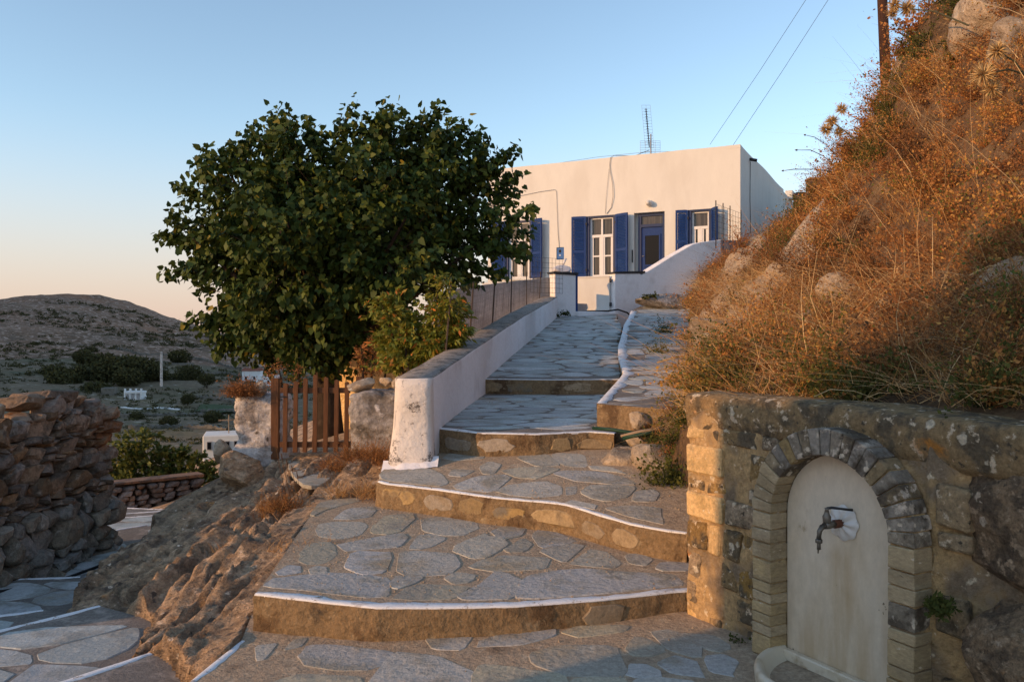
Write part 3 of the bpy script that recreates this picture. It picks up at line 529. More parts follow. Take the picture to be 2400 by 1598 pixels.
T0 += [z3(p) for p in [[(395,1400),(550,1355),(870,1350),(945,1480),(900,1530),(560,1510),(420,1460)], [(40,1540),(80,1470),(300,1490),(560,1530),(600,1610),(60,1640)], [(975,1370),(1020,1300),(1080,1310),(1200,1370),(1130,1400),(1000,1400)],
 [(1120,1270),(1250,1255),(1420,1330),(1380,1410),(1230,1360)], [(985,1510),(1000,1465),(1080,1460),(1160,1500),(1150,1530),(1030,1535)], [(1160,1450),(1250,1415),(1370,1440),(1450,1530),(1250,1510)], [(580,1260),(680,1225),(960,1225),(940,1255),(700,1290)], [(1290,1270),(1500,1280),(1600,1350),(1500,1380)], [(1450,1420),(1560,1400),(1640,1440),(1620,1520),(1500,1500)], [(640,1560),(800,1540),(960,1555),(940,1640),(660,1650)], [(1030,1560),(1180,1545),(1380,1570),(1360,1660),(1060,1660)]]]
traced(T1, L1, path, M['flag']); traced(T2, L2, path, M['flag']); traced(T0, L0, path, M['flag'])
for q in voronoi([(-1.6, 3.25), (1.35, 3.2), (1.5, 2.5), (2.2, 2.0), (2.2, .8), (-1.5, .8)], .34, 1.4, .035, 5): slab('paving_stone', q, L0, path, M['flag'])
V3 = np.vstack([onto([(1010, 996), (1122, 1008), (1258, 1011), (1400, 1006)], L3), [[1.05, 8.6], [1.3, 9.4], [1.5, 10.55], [-.55, 10.55], [-.8, 8.5]]])
for q in voronoi(V3, .30, 2.0, .025, 12): slab('paving_stone', q, L3, path, M['slate'])
V4 = np.vstack([onto([(1110, 884), (1300, 886), (1452, 884)], L4), [[1.72, 11.4], [1.86, 12.8], [2.25, 16], [2.8, 20.3], [1.0, 20.3], [.6, 17.7], [.13, 14.8], [-.32, 12.2]]])
for q in voronoi(V4, .36, 1.9, .03, 4): slab('paving_stone', q, L4, path, M['slate'])

# ------------------------------------------------------------------ side path with a whitewashed kerb
spath = empty('side_path'); tag(spath, 'narrow raised flagstone path with white kerb beside the weedy slope', None, kind='structure')
bed('path_bed', R5, L5, spath, .45, [M['joint'], M['riser']], (10.5, 12.8, 19.5))
kerb = onto(LEFT5, L5)
nosing(kerb[::-1], L5, spath, .11, .06, .004)
V5 = onto([(1406, 948), (1434, 913), (1460, 886), (1470, 873), (1458, 838), (1457, 812), (1464, 790), (1469, 763), (1480, 742), (1486, 729), (1510, 716), (1640, 708), (1650, 728), (1635, 760), (1615, 812), (1612, 850), (1635, 875), (1630, 915), (1595, 956)], L5)
for q in voronoi(V5, .36, 1.5, .022, 9): slab('paving_stone', q, L5, spath, M['slate'])

# ------------------------------------------------------------------ steps going down on the left
dpath = empty('descending_path'); tag(dpath, 'shaded paved steps with white edges winding down past the drystone wall', None, kind='structure')
for k, S in enumerate(DOWN):
    fz = (lambda zz: (lambda x, y: zz))(SZ[k]); bed('tread_bed', S, fz, dpath, .5, [M['joint'], M['riser']])
def inset(poly, d):
    c = np.mean(poly, 0); return c+(np.asarray(poly)-c)*(1-d)
for k, (S, ne) in enumerate(zip(DOWN, (slice(0, 3), slice(0, 4), slice(0, 3), slice(0, 3), slice(0, 3), slice(0, 3), slice(0, 3), slice(0, 3)))):
    fz = (lambda zz: (lambda x, y: zz))(SZ[k])
    nosing(S[ne][::-1], fz, dpath, .042, .02)
    if k < 6:
        for q in voronoi(inset(S, .06), .42 if k < 4 else .5, 1.7, .013, 30+k): slab('paving_stone', q, fz, dpath, M['slate'])
# ------------------------------------------------------------------ terrain
FO = np.array([1.035, 4.2]); FU = np.array([.4698, -.8827]); FN = np.array([.8827, .4698])      # fountain wall: origin, along, into the bank
def fpt(u, n, z): return np.array([*(FO+FU*u+FN*n), z])
def ctrl(lst): return [tuple(P(a, b, y)) for a, b, y in lst]
HP = ctrl([(1560, 965, 7.9), (1590, 890, 9.6), (1570, 820, 11.5), (1575, 770, 14), (1640, 712, 19), (1650, 690, 20.5), (1650, 655, 20.5),
  (1700, 905, 4.9), (1900, 905, 4.25), (2100, 950, 3.6), (2400, 990, 3.0), (1640, 905, 5.4), (1750, 850, 5.6), (1660, 850, 7.2), (1640, 770, 11), (1690, 720, 10.5), (1730, 650, 11.8), (1710, 625, 14), (1775, 605, 14), (1800, 760, 7.4), (1800, 660, 9.6),
  (1965, 550, 13.4), (2000, 470, 13), (1850, 850, 4.95), (1880, 720, 6.6), (1925, 605, 8.2), (1980, 505, 9.6), (2030, 395, 11), (2030, 310, 11.2), (2050, 850, 4.4), (2050, 720, 5.5), (2050, 580, 6.5), (2045, 410, 7.7), (2095, 215, 9.2), (2250, 850, 3.85), (2250, 700, 4.4), (2250, 560, 5.0),
  (2250, 300, 6.0), (2215, 110, 7.2), (2178, 30, 8.0), (2400, 850, 3.35), (2400, 600, 4.1), (2400, 300, 5.0), (2400, 0, 6.0), (1560, 1090, 6.6), (1500, 1075, 7.0), (1590, 1180, 5.6), (1590, 1000, 6.4), (1620, 1000, 5.6)])
HP += [(6.8, 14, 4.6), (8, 10, 5.6), (12, 10, 7.0), (8, 6, 6.0), (12, 5, 7.5), (5.5, 2.5, 4.4), (3.2, 1.5, 2.2), (9, 16, 5.0), (12, 20, 5.6), (9.6, 26, 5.0), (14, 27, 6.0), (5.6, 22, 3.3), (6.9, 23.2, 3.6), (8, 25, 4.1), (9, 30, 5.0), (2.5, 2.6, 1.3), (3.5, 3.0, 2.4), (14, 14, 7), (5.2, 17, 3.2), (6.5, 19.5, 4.1)]
HR = RBF(HP, .02)
PATHS = [(R0, L0), (R1, L1), (R2, L2), (R3, L3), (R4, L4), (R5, L5)]+[(S, (lambda zz: (lambda x, y: zz))(SZ[k])) for k, S in enumerate(DOWN)]
def carve(q, z, drop=.10):
    for reg, f in PATHS:
        k = inpoly(q, reg)
        if k.any(): z[k] = np.minimum(z[k], np.array([f(x, y) for x, y in q[k]])-drop)
    return z
def rockmask(q, z): return np.clip((fbm(np.column_stack([q*.62, z*.62])+23.7, 3)-.15)/.10, 0, 1)*np.clip(-((q[:, 0]-1.075)*.469-(q[:, 1]-4.14)*.883)/.5, 0, 1)
def hill_z(q, detail=True):
    q = np.atleast_2d(q); z = HR(q); p3 = np.column_stack([q, z*.6])
    if detail:
        rm = rockmask(q, z); d2 = q-FO; away = np.clip(((d2@FN)-.2)/.8, 0, 1); away = np.where((d2@FU) < -.3, np.clip((-(d2@FU)-.3)/1.5+.4, 0, 1), away)
        z = z+away*(.20*fbm(p3*.9, 3)+.07*ridged(p3*2.3, 3)+.02*fbm(p3*9, 2)+rm*(.16+.12*ridged(p3*1.6+4, 4)+.04*ridged(p3*6, 3)))
    d = q-FO; u = d@FU; n = d@FN; front = (u > -.30) & (n < .22)
    z = np.where(front, np.minimum(z, -.1), z)
    nb = (u > -.30) & (n >= .22) & (n < .75) & (u < 2.2); z = np.where(nb, np.minimum(z, 1.22+(n-.22)*.5), z)
    return carve(q, z)
def terrain_mask(q): return np.ones(len(q), bool)
xs = np.r_[np.arange(.2, 6.5, .055), np.arange(6.5, 16, .25)]; ys = np.r_[np.arange(1.0, 13, .055), np.arange(13, 34, .2)]
hme_ = grid_mesh('hillside', xs, ys, hill_z, [M['soil'], M['hillrock']], True); fc = np.empty(len(hme_.polygons)*3); hme_.polygons.foreach_get('center', fc); fc = fc.reshape(-1, 3)
hme_.polygons.foreach_set('material_index', (rockmask(fc[:, :2], HR(fc[:, :2])) > .45).astype(np.int32)); hill = ob('hillside', hme_); tag(hill, 'steep weedy slope rising beside the steps', None, kind='structure')

LPTS = ctrl([(575, 1475, 4.42), (560, 1430, 4.75), (665, 1300, 5.3), (740, 1190, 6.7), (560, 1505, 4.05), (480, 1575, 3.95), (430, 1520, 4.5), (350, 1490, 5.05), (300, 1415, 5.9), (130, 1430, 6.0), (240, 1330, 6.9), (400, 1350, 6.1), (500, 1330, 5.7), (600, 1305, 5.5),
  (650, 1245, 6.1), (450, 1250, 7.2), (350, 1245, 7.9), (410, 1185, 8.6), (485, 1135, 9.2), (560, 1150, 8.5), (600, 1085, 9.0), (660, 1150, 7.8), (720, 1105, 8.3), (800, 1110, 7.9), (870, 1130, 7.4), (690, 1068, 9.0), (800, 1068, 8.9), (560, 1240, 6.9), (520, 1440, 4.9), (190, 1390, 6.4)])
LPTS += [(-4.4, 10.2, -1.05), (-5.5, 12, -1.35), (-4.6, 9.0, -.95), (-4.35, 7.6, -.85), (-4.2, 6.6, -.8), (-5.2, 5, -.8), (-3.6, 3.2, -.6), (-2.2, 2.0, -.45), (-2, 10, .3), (-2, 12, .35), (-3.4, 11, -.1), (-3.7, 9.8, -.5), (-4.2, 13, -.6), (-1, 12, .6), (-.9, 9.5, .45), (0, 16, 1.0), (-2, 16, .6), (-5, 16, -1.0), (-8, 14, -1.9), (-8, 8, -1.5), (-7, 4, -1.3), (-9, 18, -2.4), (0, 20, 1.4), (-4, 21, -.2), (-1.2, 7.6, .33), (-1.1, 8.3, .38)]
LR = RBF(LPTS, .02)
def edge_dist(q):
    d = np.full(len(q), 9.)
    for reg, f in PATHS[:3]:
        for a, c in zip(reg, np.roll(reg, -1, 0)):
            e = c-a; t = np.clip(((q-a)@e)/(e@e), 0, 1); d = np.minimum(d, np.linalg.norm(q-a-t[:, None]*e, axis=1))
    return d
def left_z(q):
    q = np.atleast_2d(q); z = LR(q); p3 = np.column_stack([q, z])
    # foliated rock: ridges run down the slope
    a = np.column_stack([(q[:, 0]*.18+q[:, 1]*.98)*.55, (q[:, 0]*-.98+q[:, 1]*.18)*3.0, z*1.2])
    rk = np.clip((9.3-q[:, 1])/1.2, 0, 1)*np.clip((-q[:, 0]-.9)/.5, 0, 1)*np.clip((edge_dist(q)-.02)/.35, .15, 1)
    w = a+.5*np.column_stack([fbm(p3*1.3, 3), fbm(p3*1.3+50, 3), 0*z])
    z = z+rk*(.10*ridged(w*.8, 4)+.04*fbm(p3*3.1, 4)+.045*ridged(w*2.4+8, 3)+.026*ridged(w*6.1+3, 3)+.010*ridged(p3*9, 3)+.010*fbm(p3*21, 3))+(1-rk)*(.05*fbm(p3*1.4, 3))
    # ledges and cracks of the bedrock
    st_ = w[:, 1]*1.5+.6*fbm(p3*.8, 2); fr = st_-np.floor(st_); z = z+rk*.075*(np.clip(fr/.85, 0, 1)-.5)*(fr < .85)+rk*.075*np.where(fr >= .85, .5-(fr-.85)/.15, 0)
    c1 = fbm(w*np.array([1.6, .9, 1])+20, 3); c2 = fbm(np.column_stack([w[:, 0]*2.6, w[:, 1]*1.1, w[:, 2]])+61, 3)
    z = z-rk*.08*np.exp(-(c1/.035)**2)-rk*.03*np.exp(-(c2/.03)**2)
    return carve(q, z, .09)
xs = np.r_[np.arange(-12, -5.6, .2), np.arange(-5.6, -.35, .027), np.arange(-.35, 1.2, .12)]; ys = np.r_[np.arange(1.2, 3.6, .12), np.arange(3.6, 9.6, .027), np.arange(9.6, 24, .16)]
def left_mask(q):
    par = np.interp(q[:, 1], [1, 7.2, 10.5, 20, 24], [.3, -.85, -.50, 1.0, 1.5])
    return q[:, 0] < par
rockg = ob('rock_outcrop', grid_mesh('rock_outcrop', xs, ys, left_z, M['rock'], True, left_mask)); tag(rockg, 'bare ridged bedrock sloping down between the steps and the lower path', None, kind='structure')

# valley and far hill in polar strips
VP = ctrl([(330, 1150, 17), (100, 1080, 30), (300, 1080, 38), (420, 1030, 70), (100, 1000, 60), (300, 962, 120), (300, 935, 150), (600, 905, 190), (100, 905, 150), (150, 860, 190), (350, 855, 220), (450, 855, 230), (560, 885, 210), (300, 790, 300), (100, 770, 300), (0, 716, 380), (100, 697, 400), (230, 690, 420), (330, 716, 430),
  (440, 756, 450), (520, 800, 470), (600, 850, 520), (800, 870, 520), (-600, 720, 400), (-600, 850, 200), (-600, 1000, 70), (600, 1040, 60), (900, 1000, 60), (900, 920, 200), (-1500, 800, 300), (200, 740, 340), (400, 790, 360), (0, 790, 260)])
VP += [(-80, 1100, -40), (-400, 1300, -40), (-900, 900, -30), (100, 900, -30), (0, 1500, -60), (-8, 24, -3.0), (-14, 22, -3.2), (0, 30, -2.2), (6, 40, -3), (-20, 14, -3.5)]
VR = RBF(VP, 0)
th = np.radians(np.linspace(-62, 14, 260)); rr = np.r_[np.geomspace(18, 130, 60), np.geomspace(132, 560, 190), np.geomspace(580, 1600, 24)]
def valley_z(q):
    z = VR(q); r = np.linalg.norm(q, axis=1); p3 = np.column_stack([q, z*0]); far = np.clip((r-180)/120, 0, 1)
    return z+np.clip(r/400, .03, 1)*(3.0*fbm(p3/60, 4))+far*(1.3*ridged(p3/14, 4))+.25*fbm(p3/4, 3)
def valley_pt(q):
    x = q[:, 1]*np.sin(q[:, 0]); y = q[:, 1]*np.cos(q[:, 0]); return np.column_stack([x, y, valley_z(np.column_stack([x, y]))])
near = rr < 250
val = ob('valley', grid_mesh('valley', th, rr[:int(near.sum())+1], valley_pt, M['valley'], True)); tag(val, 'dry terraced valley floor below the village', None, kind='structure')
th2 = np.linspace(0, 1, 60); rw_ = np.linspace(-1, 1, 24)
def ridge_pt(q):
    c = np.column_stack([-1050+330*q[:, 0], -500+1130*q[:, 0]]); o = q[:, 1]*150; x = c[:, 0]+o*-.92; y = c[:, 1]+o*.38
    return np.column_stack([x, y, -40+(350+40*fbm(np.column_stack([x/160, y/160, 0*x]), 4))*(1-q[:, 1]**2)*np.clip(np.minimum(q[:, 0], 1-q[:, 0])*9, 0, 1)**.8])
rd = ob('ridge', grid_mesh('ridge', th2, rw_, ridge_pt, M['farhill'], True)); tag(rd, 'long high ridge to the west that shades the valley', None, kind='structure')
fh = ob('hill', grid_mesh('hill', th, rr[int(near.sum()):], valley_pt, M['farhill'], True)); tag(fh, 'rounded stony hill across the valley', None, kind='structure')
def vz(x, y): return float(valley_z(np.array([[x, y]]))[0])
def lz(x, y): return float(left_z(np.array([[x, y]]))[0])
def hz(x, y): return float(hill_z(np.array([[x, y]]))[0])

# ------------------------------------------------------------------ parapet beside the ramp
par = empty('parapet_wall', (-.9, 7.3, .5)); par.location = (0, 0, 0); tag(par, 'low white parapet wall with grey lichened top running up beside the ramp', 'wall')
PY = np.array([7.18, 7.6, 8.4, 9.4, 10.5, 12, 14, 16, 18, 19.75]); RXn = np.array([-.74, -.70, -.615, -.50, -.37, -.125, .20, .53, .86, 1.14])
PT = np.interp(PY, [7.18, 7.6, 8.4, 10.5, 14, 20], [1.20, 1.235, 1.31, 1.52, 1.97, 2.66])
TH = np.interp(PY, [7.18, 9, 20], [.31, .33, .40])
ny = 90; yy = np.linspace(PY[0], PY[-1], ny); rx = np.interp(yy, PY, RXn); tz = np.interp(yy, PY, PT); thk = np.interp(yy, PY, TH)
nz_ = lambda k, a: a*fbm(np.column_stack([yy*1.7, yy*0+k, yy*0]), 3)
V = []; cols = []
prof = [(1, -1.0, 0), (1, -.02, .02), (1, -.0, .0), (.96, .012, 0), (.5, .02, 0), (.04, .012, 0), (0, 0, 0), (0, -.02, -.02), (0, -1.0, -.03)]
for k, (a, dz, o) in enumerate(prof):
    x = rx-(1-a)*thk+(o if dz < -.5 else 0)+nz_(k*3+(2 if k in (2, 3) else 0), .012); z = tz+dz+nz_(k*3+1, .008)
    V.append(np.column_stack([x, yy, z]))
V = np.vstack(V); i = np.arange(ny-1)
Qs = np.concatenate([np.stack([r*ny+i, r*ny+i+1, (r+1)*ny+i+1, (r+1)*ny+i], 1) for r in range(len(prof)-1)])
mi = np.concatenate([np.full(ny-1, 1 if 2 <= r <= 5 else 0) for r in range(len(prof)-1)])
ob('wall_body', npmesh('wall_body', V, [Qs], [M['parapet'], M['coping']], True, midx=mi), par)
# rounded, flared near end
ez = np.linspace(0, 1, 14); b = MB(); ring = []
for t in ez:
    zz = .30+t*(1.205-.30); fl = .085*(1-t)**1.6; w0 = -.74-.31-fl*.9; w1 = -.74+.015+fl*.25; y0 = 7.16-fl*.6-.02*math.sin(t*9); c = .045
    ring.append([(w0, 7.36, zz), (w0-.004, y0+c, zz), (w0+c*.5, y0+.012, zz), (w0+c*1.6, y0, zz), ((w0+w1)/2+.01*math.sin(t*7), y0-.006, zz), (w1-c*1.4, y0, zz), (w1-c*.35, y0+.014, zz), (w1, y0+c, zz), (w1, 7.36, zz)])
n = len(ring[0])
for r in ring: b.v += r
for k in range(len(ring)-1):
    for j in range(n-1): b.face((k*n+j, k*n+j+1, (k+1)*n+j+1, (k+1)*n+j))
top = [(x, y, 1.225-.0*x) for x, y, z in ring[-1]]; base = len(b.v); b.v += [(x+.012*(-.9-x), y+.02, 1.215) for x, y, z in ring[-1]]
for j in range(n-1): b.face(((len(ring)-1)*n+j, (len(ring)-1)*n+j+1, base+j+1, base+j))
b.face([base+j for j in range(n)])
eo = b.mesh('wall_end', [M['parapet_end'], M['coping']], True); eo.polygons[len(eo.polygons)-1].material_index = 1
ob('wall_end', eo, par)
# skirt of thick limewash where the end meets the paving
b = MB(); sk = []
for k in range(15):
    t = k/14; x = -1.16+.50*t; y = 7.09-.04*math.sin(math.pi*t)+.008*math.sin(k*2.1); sk.append((x, y))
for k, (x, y) in enumerate(sk):
    g = L2(x, y) if x > -1.05 else L2(-1.05, y)-.02
    b.v += [(x, y-.035-.006*math.sin(k*1.7), g+.004), (x, y+.01, g+.022+.005*math.sin(k*1.3)), (x, y+.10, g+.08)]
for k in range(14):
    for j in range(2): b.face((k*3+j, k*3+3+j, k*3+4+j, k*3+1+j))
b.build('limewash_skirt', M['parapet'], par, True)
def extr(b, pts, vec):
    """solid from a planar 3-D outline pushed along vec"""
    n = len(pts); v = np.array(vec, float); b.add([tuple(p) for p in pts]+[tuple(np.array(p)+v) for p in pts], [tuple(range(n)), tuple(range(2*n-1, n-1, -1))]+[(i, (i+1) % n, n+(i+1) % n, n+i) for i in range(n)])

# ------------------------------------------------------------------ wall fountain
fnt = empty('wall_fountain'); tag(fnt, 'rough stone wall fountain with arched marble niche, tap and basin', 'fountain')
FAX = ((FU[0], FU[1], 0), (FN[0], FN[1], 0), (0, 0, 1)); UC, RI, RO, ZS = .843, .305, .42, .755
# core: lumpy mortar body
us = np.linspace(-.165, 1.62, 60); zs = np.linspace(-.3, 1.2, 46)
def corept(q):
    u, z = q[:, 0], q[:, 1]; p3 = np.column_stack([u*5, z*5, 0*u]); n = .022*fbm(p3, 4)+.012*ridged(p3*3, 3)
    n = n+.05*np.clip((u-1.25)*4, 0, 1)*(1+ridged(p3*.7+5, 3)); uu = u+np.where(u < -.16, .02*fbm(np.column_stack([z*6, z*0, z*0]), 3), 0)
    n = np.where(np.abs(u-UC) < .41, np.maximum(n, .012), n)
    base = FO[None]+FU[None]*uu[:, None]+FN[None]*n[:, None]; return np.column_stack([base, z])
ob('mortar_face', grid_mesh('mortar_face', us, zs, corept, M['fmortar'], True), fnt)
b = MB(); b.box(fpt(.72, .24, .46), (1.74, .38, 1.50), FAX); b.build('wall_core', M['fmortar'], fnt)
# top slab with worn edge
us2 = np.linspace(-.175, 1.75, 70); sec = [(.30, -.05), (.46, .03), (.40, .06), (.22, .068), (.06, .066), (.012, .060), (-.006, .046), (-.012, .0), (-.008, -.06), (.004, -.12), (.03, -.14)]
V = []
for k, (n0, z0) in enumerate(sec):
    p3 = np.column_stack([us2*4, us2*0+k*.9, us2*0]); q = fbm(p3, 4); dn = n0+.022*q+.012*ridged(p3*3, 2); dz = 1.205+z0+.014*fbm(p3+30, 4)-.035*np.clip((us2-.9), 0, 1)
    V.append(np.column_stack([FO[None]+FU[None]*us2[:, None]+FN[None]*dn[:, None], dz]))
nu = len(us2); i = np.arange(nu-1); Q = np.concatenate([np.stack([r*nu+i, r*nu+i+1, (r+1)*nu+i+1, (r+1)*nu+i], 1) for r in range(len(sec)-1)])
endc = np.array([[r*nu for r in range(len(sec))]])
ob('top_slab', npmesh('top_slab', np.vstack(V), [Q, endc], M['lichenblock'], True), fnt)
zc = [-.16, -.02, .12, .27, .42, .60, .745, .825, 1.015, 1.10]; rg = np.random.default_rng(21)
for k in range(len(zc)-1):
    z0, z1 = zc[k]+.006, zc[k+1]-.006; zmid = .5*(z0+z1)
    hw = RO+.012 if z0 < ZS else math.sqrt(max(0, (RO+.012)**2-(z0-ZS)**2))
    for lo, hi in ((-.165, UC-hw), (UC+hw, 1.42)):
        u = lo
        while u < hi-.06:
            w = rg.uniform(.11, .30); w = min(w, hi-u)
            if hi-u-w < .08: w = hi-u
            if u < .02 and (k in (5, 7)): w = min(.29, hi-u)
            elif u < .02: w = rg.uniform(.09, .16)
            big = u < .02 and k in (5, 7)
            if not big and rg.random() < .30: u += w; continue
            b = MB(); prd = .02 if big else rg.uniform(.0, .012); b.box(fpt(u+w/2, .02-prd/2, zmid), (w-rg.uniform(.01, .03), .045+prd, (z1-z0)*rg.uniform(.82, 1.0)), FAX, .004 if big else .011)
            b.build('stone_block', M['ochre'] if big or (u < .15 and rg.random() < .5) else M['lichenblock'], fnt, False, .009); u += w
# arch surround
for sgn in (-1, 1):
    z = -.10
    while z < ZS-.02:
        h = random.choice([.05, .065, .08, .10]); h = min(h, ZS-z)
        if ZS-z-h < .05: h = ZS-z
        b = MB(); b.box(fpt(UC+sgn*(RI+RO)/2+random.uniform(-.003, .003), -.055+random.uniform(-.004, .004), z+h/2), (RO-RI, .11, h-.006), FAX, .003)
        b.build('arch_stone', M['archlichen'] if random.random() < .18 else M['archbrick'], fnt, False, .0035); z += h
nv = 21
for k in range(nv):
    a0, a1 = math.pi*(k+.04)/nv, math.pi*(k+.96)/nv; pr = random.uniform(-.004, .004); pts = []
    for a in (a0, (a0+a1)/2, a1): pts.append(fpt(UC-math.cos(a)*RI, -.108+pr, ZS+math.sin(a)*RI))
    for a in (a1, (a0+a1)/2, a0): pts.append(fpt(UC-math.cos(a)*(RO+random.uniform(-.004, .006)), -.108+pr, ZS+math.sin(a)*RO))
    b = MB(); extr(b, pts, (FN[0]*.11, FN[1]*.11, 0)); b.build('arch_stone', M['archlichen'] if 3 < k else M['archbrick'], fnt, False, .0035)
b = MB()
for sgn in (-1, 1): b.box(fpt(UC+sgn*(RI+RO)/2, -.05, .33), (RO-RI-.010, .096, .86), FAX)
for k in range(20):
    a0, a1 = math.pi*k/20, math.pi*(k+1)/20; q = [fpt(UC-math.cos(a)*r, -.096, ZS+math.sin(a)*r) for a, r in ((a0, RI+.006), (a1, RI+.006), (a1, RO-.006), (a0, RO-.006))]; extr(b, q, (FN[0]*.09, FN[1]*.09, 0))
b.build('arch_mortar', M['fmortar'], fnt)
pan = [fpt(UC-RI+.004, -.004, .06)]+[fpt(UC-math.cos(math.pi*k/24)*(RI-.004), -.004, ZS+math.sin(math.pi*k/24)*(RI-.004)) for k in range(25)]+[fpt(UC+RI-.004, -.004, .06)]
# water marks: a rusty run below the tap and splash stains low down, over the marble's own colour
mm_ = M['marble']; t_ = mm_.node_tree; N_ = t_.nodes; bs_ = N_["Principled BSDF"]; src = bs_.inputs["Base Color"].links[0].from_socket; ge = N_.new("ShaderNodeNewGeometry")
dt = N_.new("ShaderNodeVectorMath"); dt.operation = 'DOT_PRODUCT'; dt.inputs[1].default_value = (FU[0], FU[1], 0); t_.links.new(ge.outputs["Position"], dt.inputs[0]); u0 = float(FO@FU)+.845; sz_ = N_.new("ShaderNodeSeparateXYZ"); t_.links.new(ge.outputs["Position"], sz_.inputs[0])
def mth(op, a, b_=None, c_=None):
    n = N_.new("ShaderNodeMath"); n.operation = op
    for i_, v in enumerate((a, b_, c_)):
        if v is None: continue
        if isinstance(v, (int, float)): n.inputs[i_].default_value = v
        else: t_.links.new(v, n.inputs[i_])
    return n.outputs[0]
def rng_(v, a, b_, c_, d_):
    n = N_.new("ShaderNodeMapRange"); n.interpolation_type = 'SMOOTHSTEP'; t_.links.new(v, n.inputs[0])
    for i_, w_ in enumerate((a, b_, c_, d_)): n.inputs[i_+1].default_value = w_
    return n.outputs[0]
ns_ = N_.new("ShaderNodeTexNoise"); ns_.inputs["Scale"].default_value = 14; ns_.inputs["Detail"].default_value = 8; mp_ = N_.new("ShaderNodeMapping"); mp_.inputs["Scale"].default_value = (1, 1, .13); t_.links.new(ge.outputs["Position"], mp_.inputs[0]); t_.links.new(mp_.outputs[0], ns_.inputs[0])
run = mth('MULTIPLY', rng_(mth('ABSOLUTE', mth('SUBTRACT', dt.outputs["Value"], u0)), .0, .11, 1, 0), rng_(sz_.outputs[2], .70, .60, 0, 1)); spl = rng_(sz_.outputs[2], .62, .05, 0, .85); st2 = mth('MULTIPLY', mth('MAXIMUM', run, spl), rng_(ns_.outputs["Fac"], .36, .66, .15, 1)); st2 = mth('MULTIPLY', st2, .75)
mx_ = N_.new("ShaderNodeMix"); mx_.data_type = 'RGBA'; t_.links.new(st2, mx_.inputs[0]); t_.links.new(src, mx_.inputs[6]); mx_.inputs[7].default_value = (.40, .27, .13, 1); t_.links.new(mx_.outputs[2], bs_.inputs["Base Color"])
b = MB(); extr(b, pan, (FN[0]*.02, FN[1]*.02, 0)); b.build('niche_panel', M['marble'], fnt)
# scalloped rosette, tap
RC = fpt(.858, -.006, .766); nrm = np.array([-FN[0], -FN[1], 0]); uax = np.array([FU[0], FU[1], 0]); b = MB(); nr, na = 9, 48
for r in range(nr):
    for a in range(na):
        t = 2*math.pi*a/na; rr_ = r/(nr-1); lob = .5+.5*math.cos(8*t); rad = .080*rr_*(1-.10*(1-lob)*rr_); h = .026*(1-rr_**2)*(.55)+.013*lob*math.sin(math.pi*rr_**.8)+.003
        b.v.append(tuple(RC+nrm*h+uax*math.cos(t)*rad+np.array([0, 0, 1])*math.sin(t)*rad))
for r in range(nr-1):
    for a in range(na): b.face((r*na+a, r*na+(a+1) % na, (r+1)*na+(a+1) % na, (r+1)*na+a))
b.build('rosette', M['rosette'], fnt, True)
tap = MB(); tap.tube([RC+nrm*.055, RC+nrm*.09, RC+nrm*.118], [.014, .017, .015], 12); tap.lathe([(.010, 0), (.016, .004), (.018, .03), (.012, .04), (.008, .058), (.010, .066)], RC+nrm*.105+np.array([0, 0, .008]), (0, 0, 1), 12)
tap.tube([RC+nrm*.11, RC+nrm*.135+np.array([0, 0, -.004]), RC+nrm*.150+np.array([0, 0, -.022]), RC+nrm*.153+np.array([0, 0, -.05])], [.013, .012, .011, .011], 12)
tap.lathe([(.011, 0), (.015, .002), (.015, .016), (.010, .018)], RC+nrm*.153+np.array([0, 0, -.052]), (0, 0, -1), 12); tap.lathe([(.008, 0), (.009, .03), (.007, .031)], RC+nrm*.153+np.array([0, 0, -.066]), (0, 0, -1), 10)
tp = tap.build('tap', M['brass'], fnt, True)
b = MB(); b.tube([RC, RC+nrm*.035, RC+nrm*.06], [.017, .018, .019], 10); b.build('rusty_pipe', M['rustpipe'], tp, True)
b = MB(); h0 = RC+nrm*.105+np.array([0, 0, .072]); hd = uax*.55+np.array(nrm)*-.75; hd = hd/np.linalg.norm(hd); b.tube([h0, h0+hd*.02+np.array([0, 0, .004]), h0+hd*.06, h0+hd*.105-np.array([0, 0, .004])], [.006, .006, .005, .006], 8); b.build('lever', M['iron'], tp, True)
# half-round basin
b = MB(); na = 26; prof = [(1.06, -.24), (1.08, -.05), (1.10, .0), (1.085, .018), (1.04, .022), (.99, .012), (.94, -.02), (.80, -.08), (.5, -.115), (.0, -.125)]
for r, dz in prof:
    for k in range(na+1):
        t = math.pi*k/na; b.v.append(tuple(fpt(UC-math.cos(t)*.30*r, -.015-math.sin(t)*.345*r, .115+dz)))
for r in range(len(prof)-1):
    for k in range(na): b.face((r*(na+1)+k, r*(na+1)+k+1, (r+1)*(na+1)+k+1, (r+1)*(na+1)+k))
b.build('basin', M['basin'], fnt, True)
b = MB(); b.box(fpt(UC, -.025, .10), (.60, .035, .05), FAX); b.build('basin_back', M['basin'], fnt, False, .006)
# boulders at its far side
def rock(name, mesh, loc, sc, rot, label=None, cat='rock', group=None, parent=None):
    o = ob(name, mesh, parent, loc, rot, sc)
    if label: tag(o, label, cat, group)
    return o
BO = [rock_mesh('boulder_mesh', M['boulder'], s, 6, .3, 9, .10, True, .03) for s in (3, 8)]
fa = math.atan2(FU[1], FU[0])
rock('boulder', BO[0], fpt(1.84, .20, .80), (.54, .24, .33), (.1, .12, fa), 'large lichened grey boulder built in beside the fountain arch')
rock('boulder', BO[1], fpt(1.76, .10, .24), (.42, .25, .38), (0, .1, fa+.1), 'pale brown boulder below the lichened one beside the fountain')

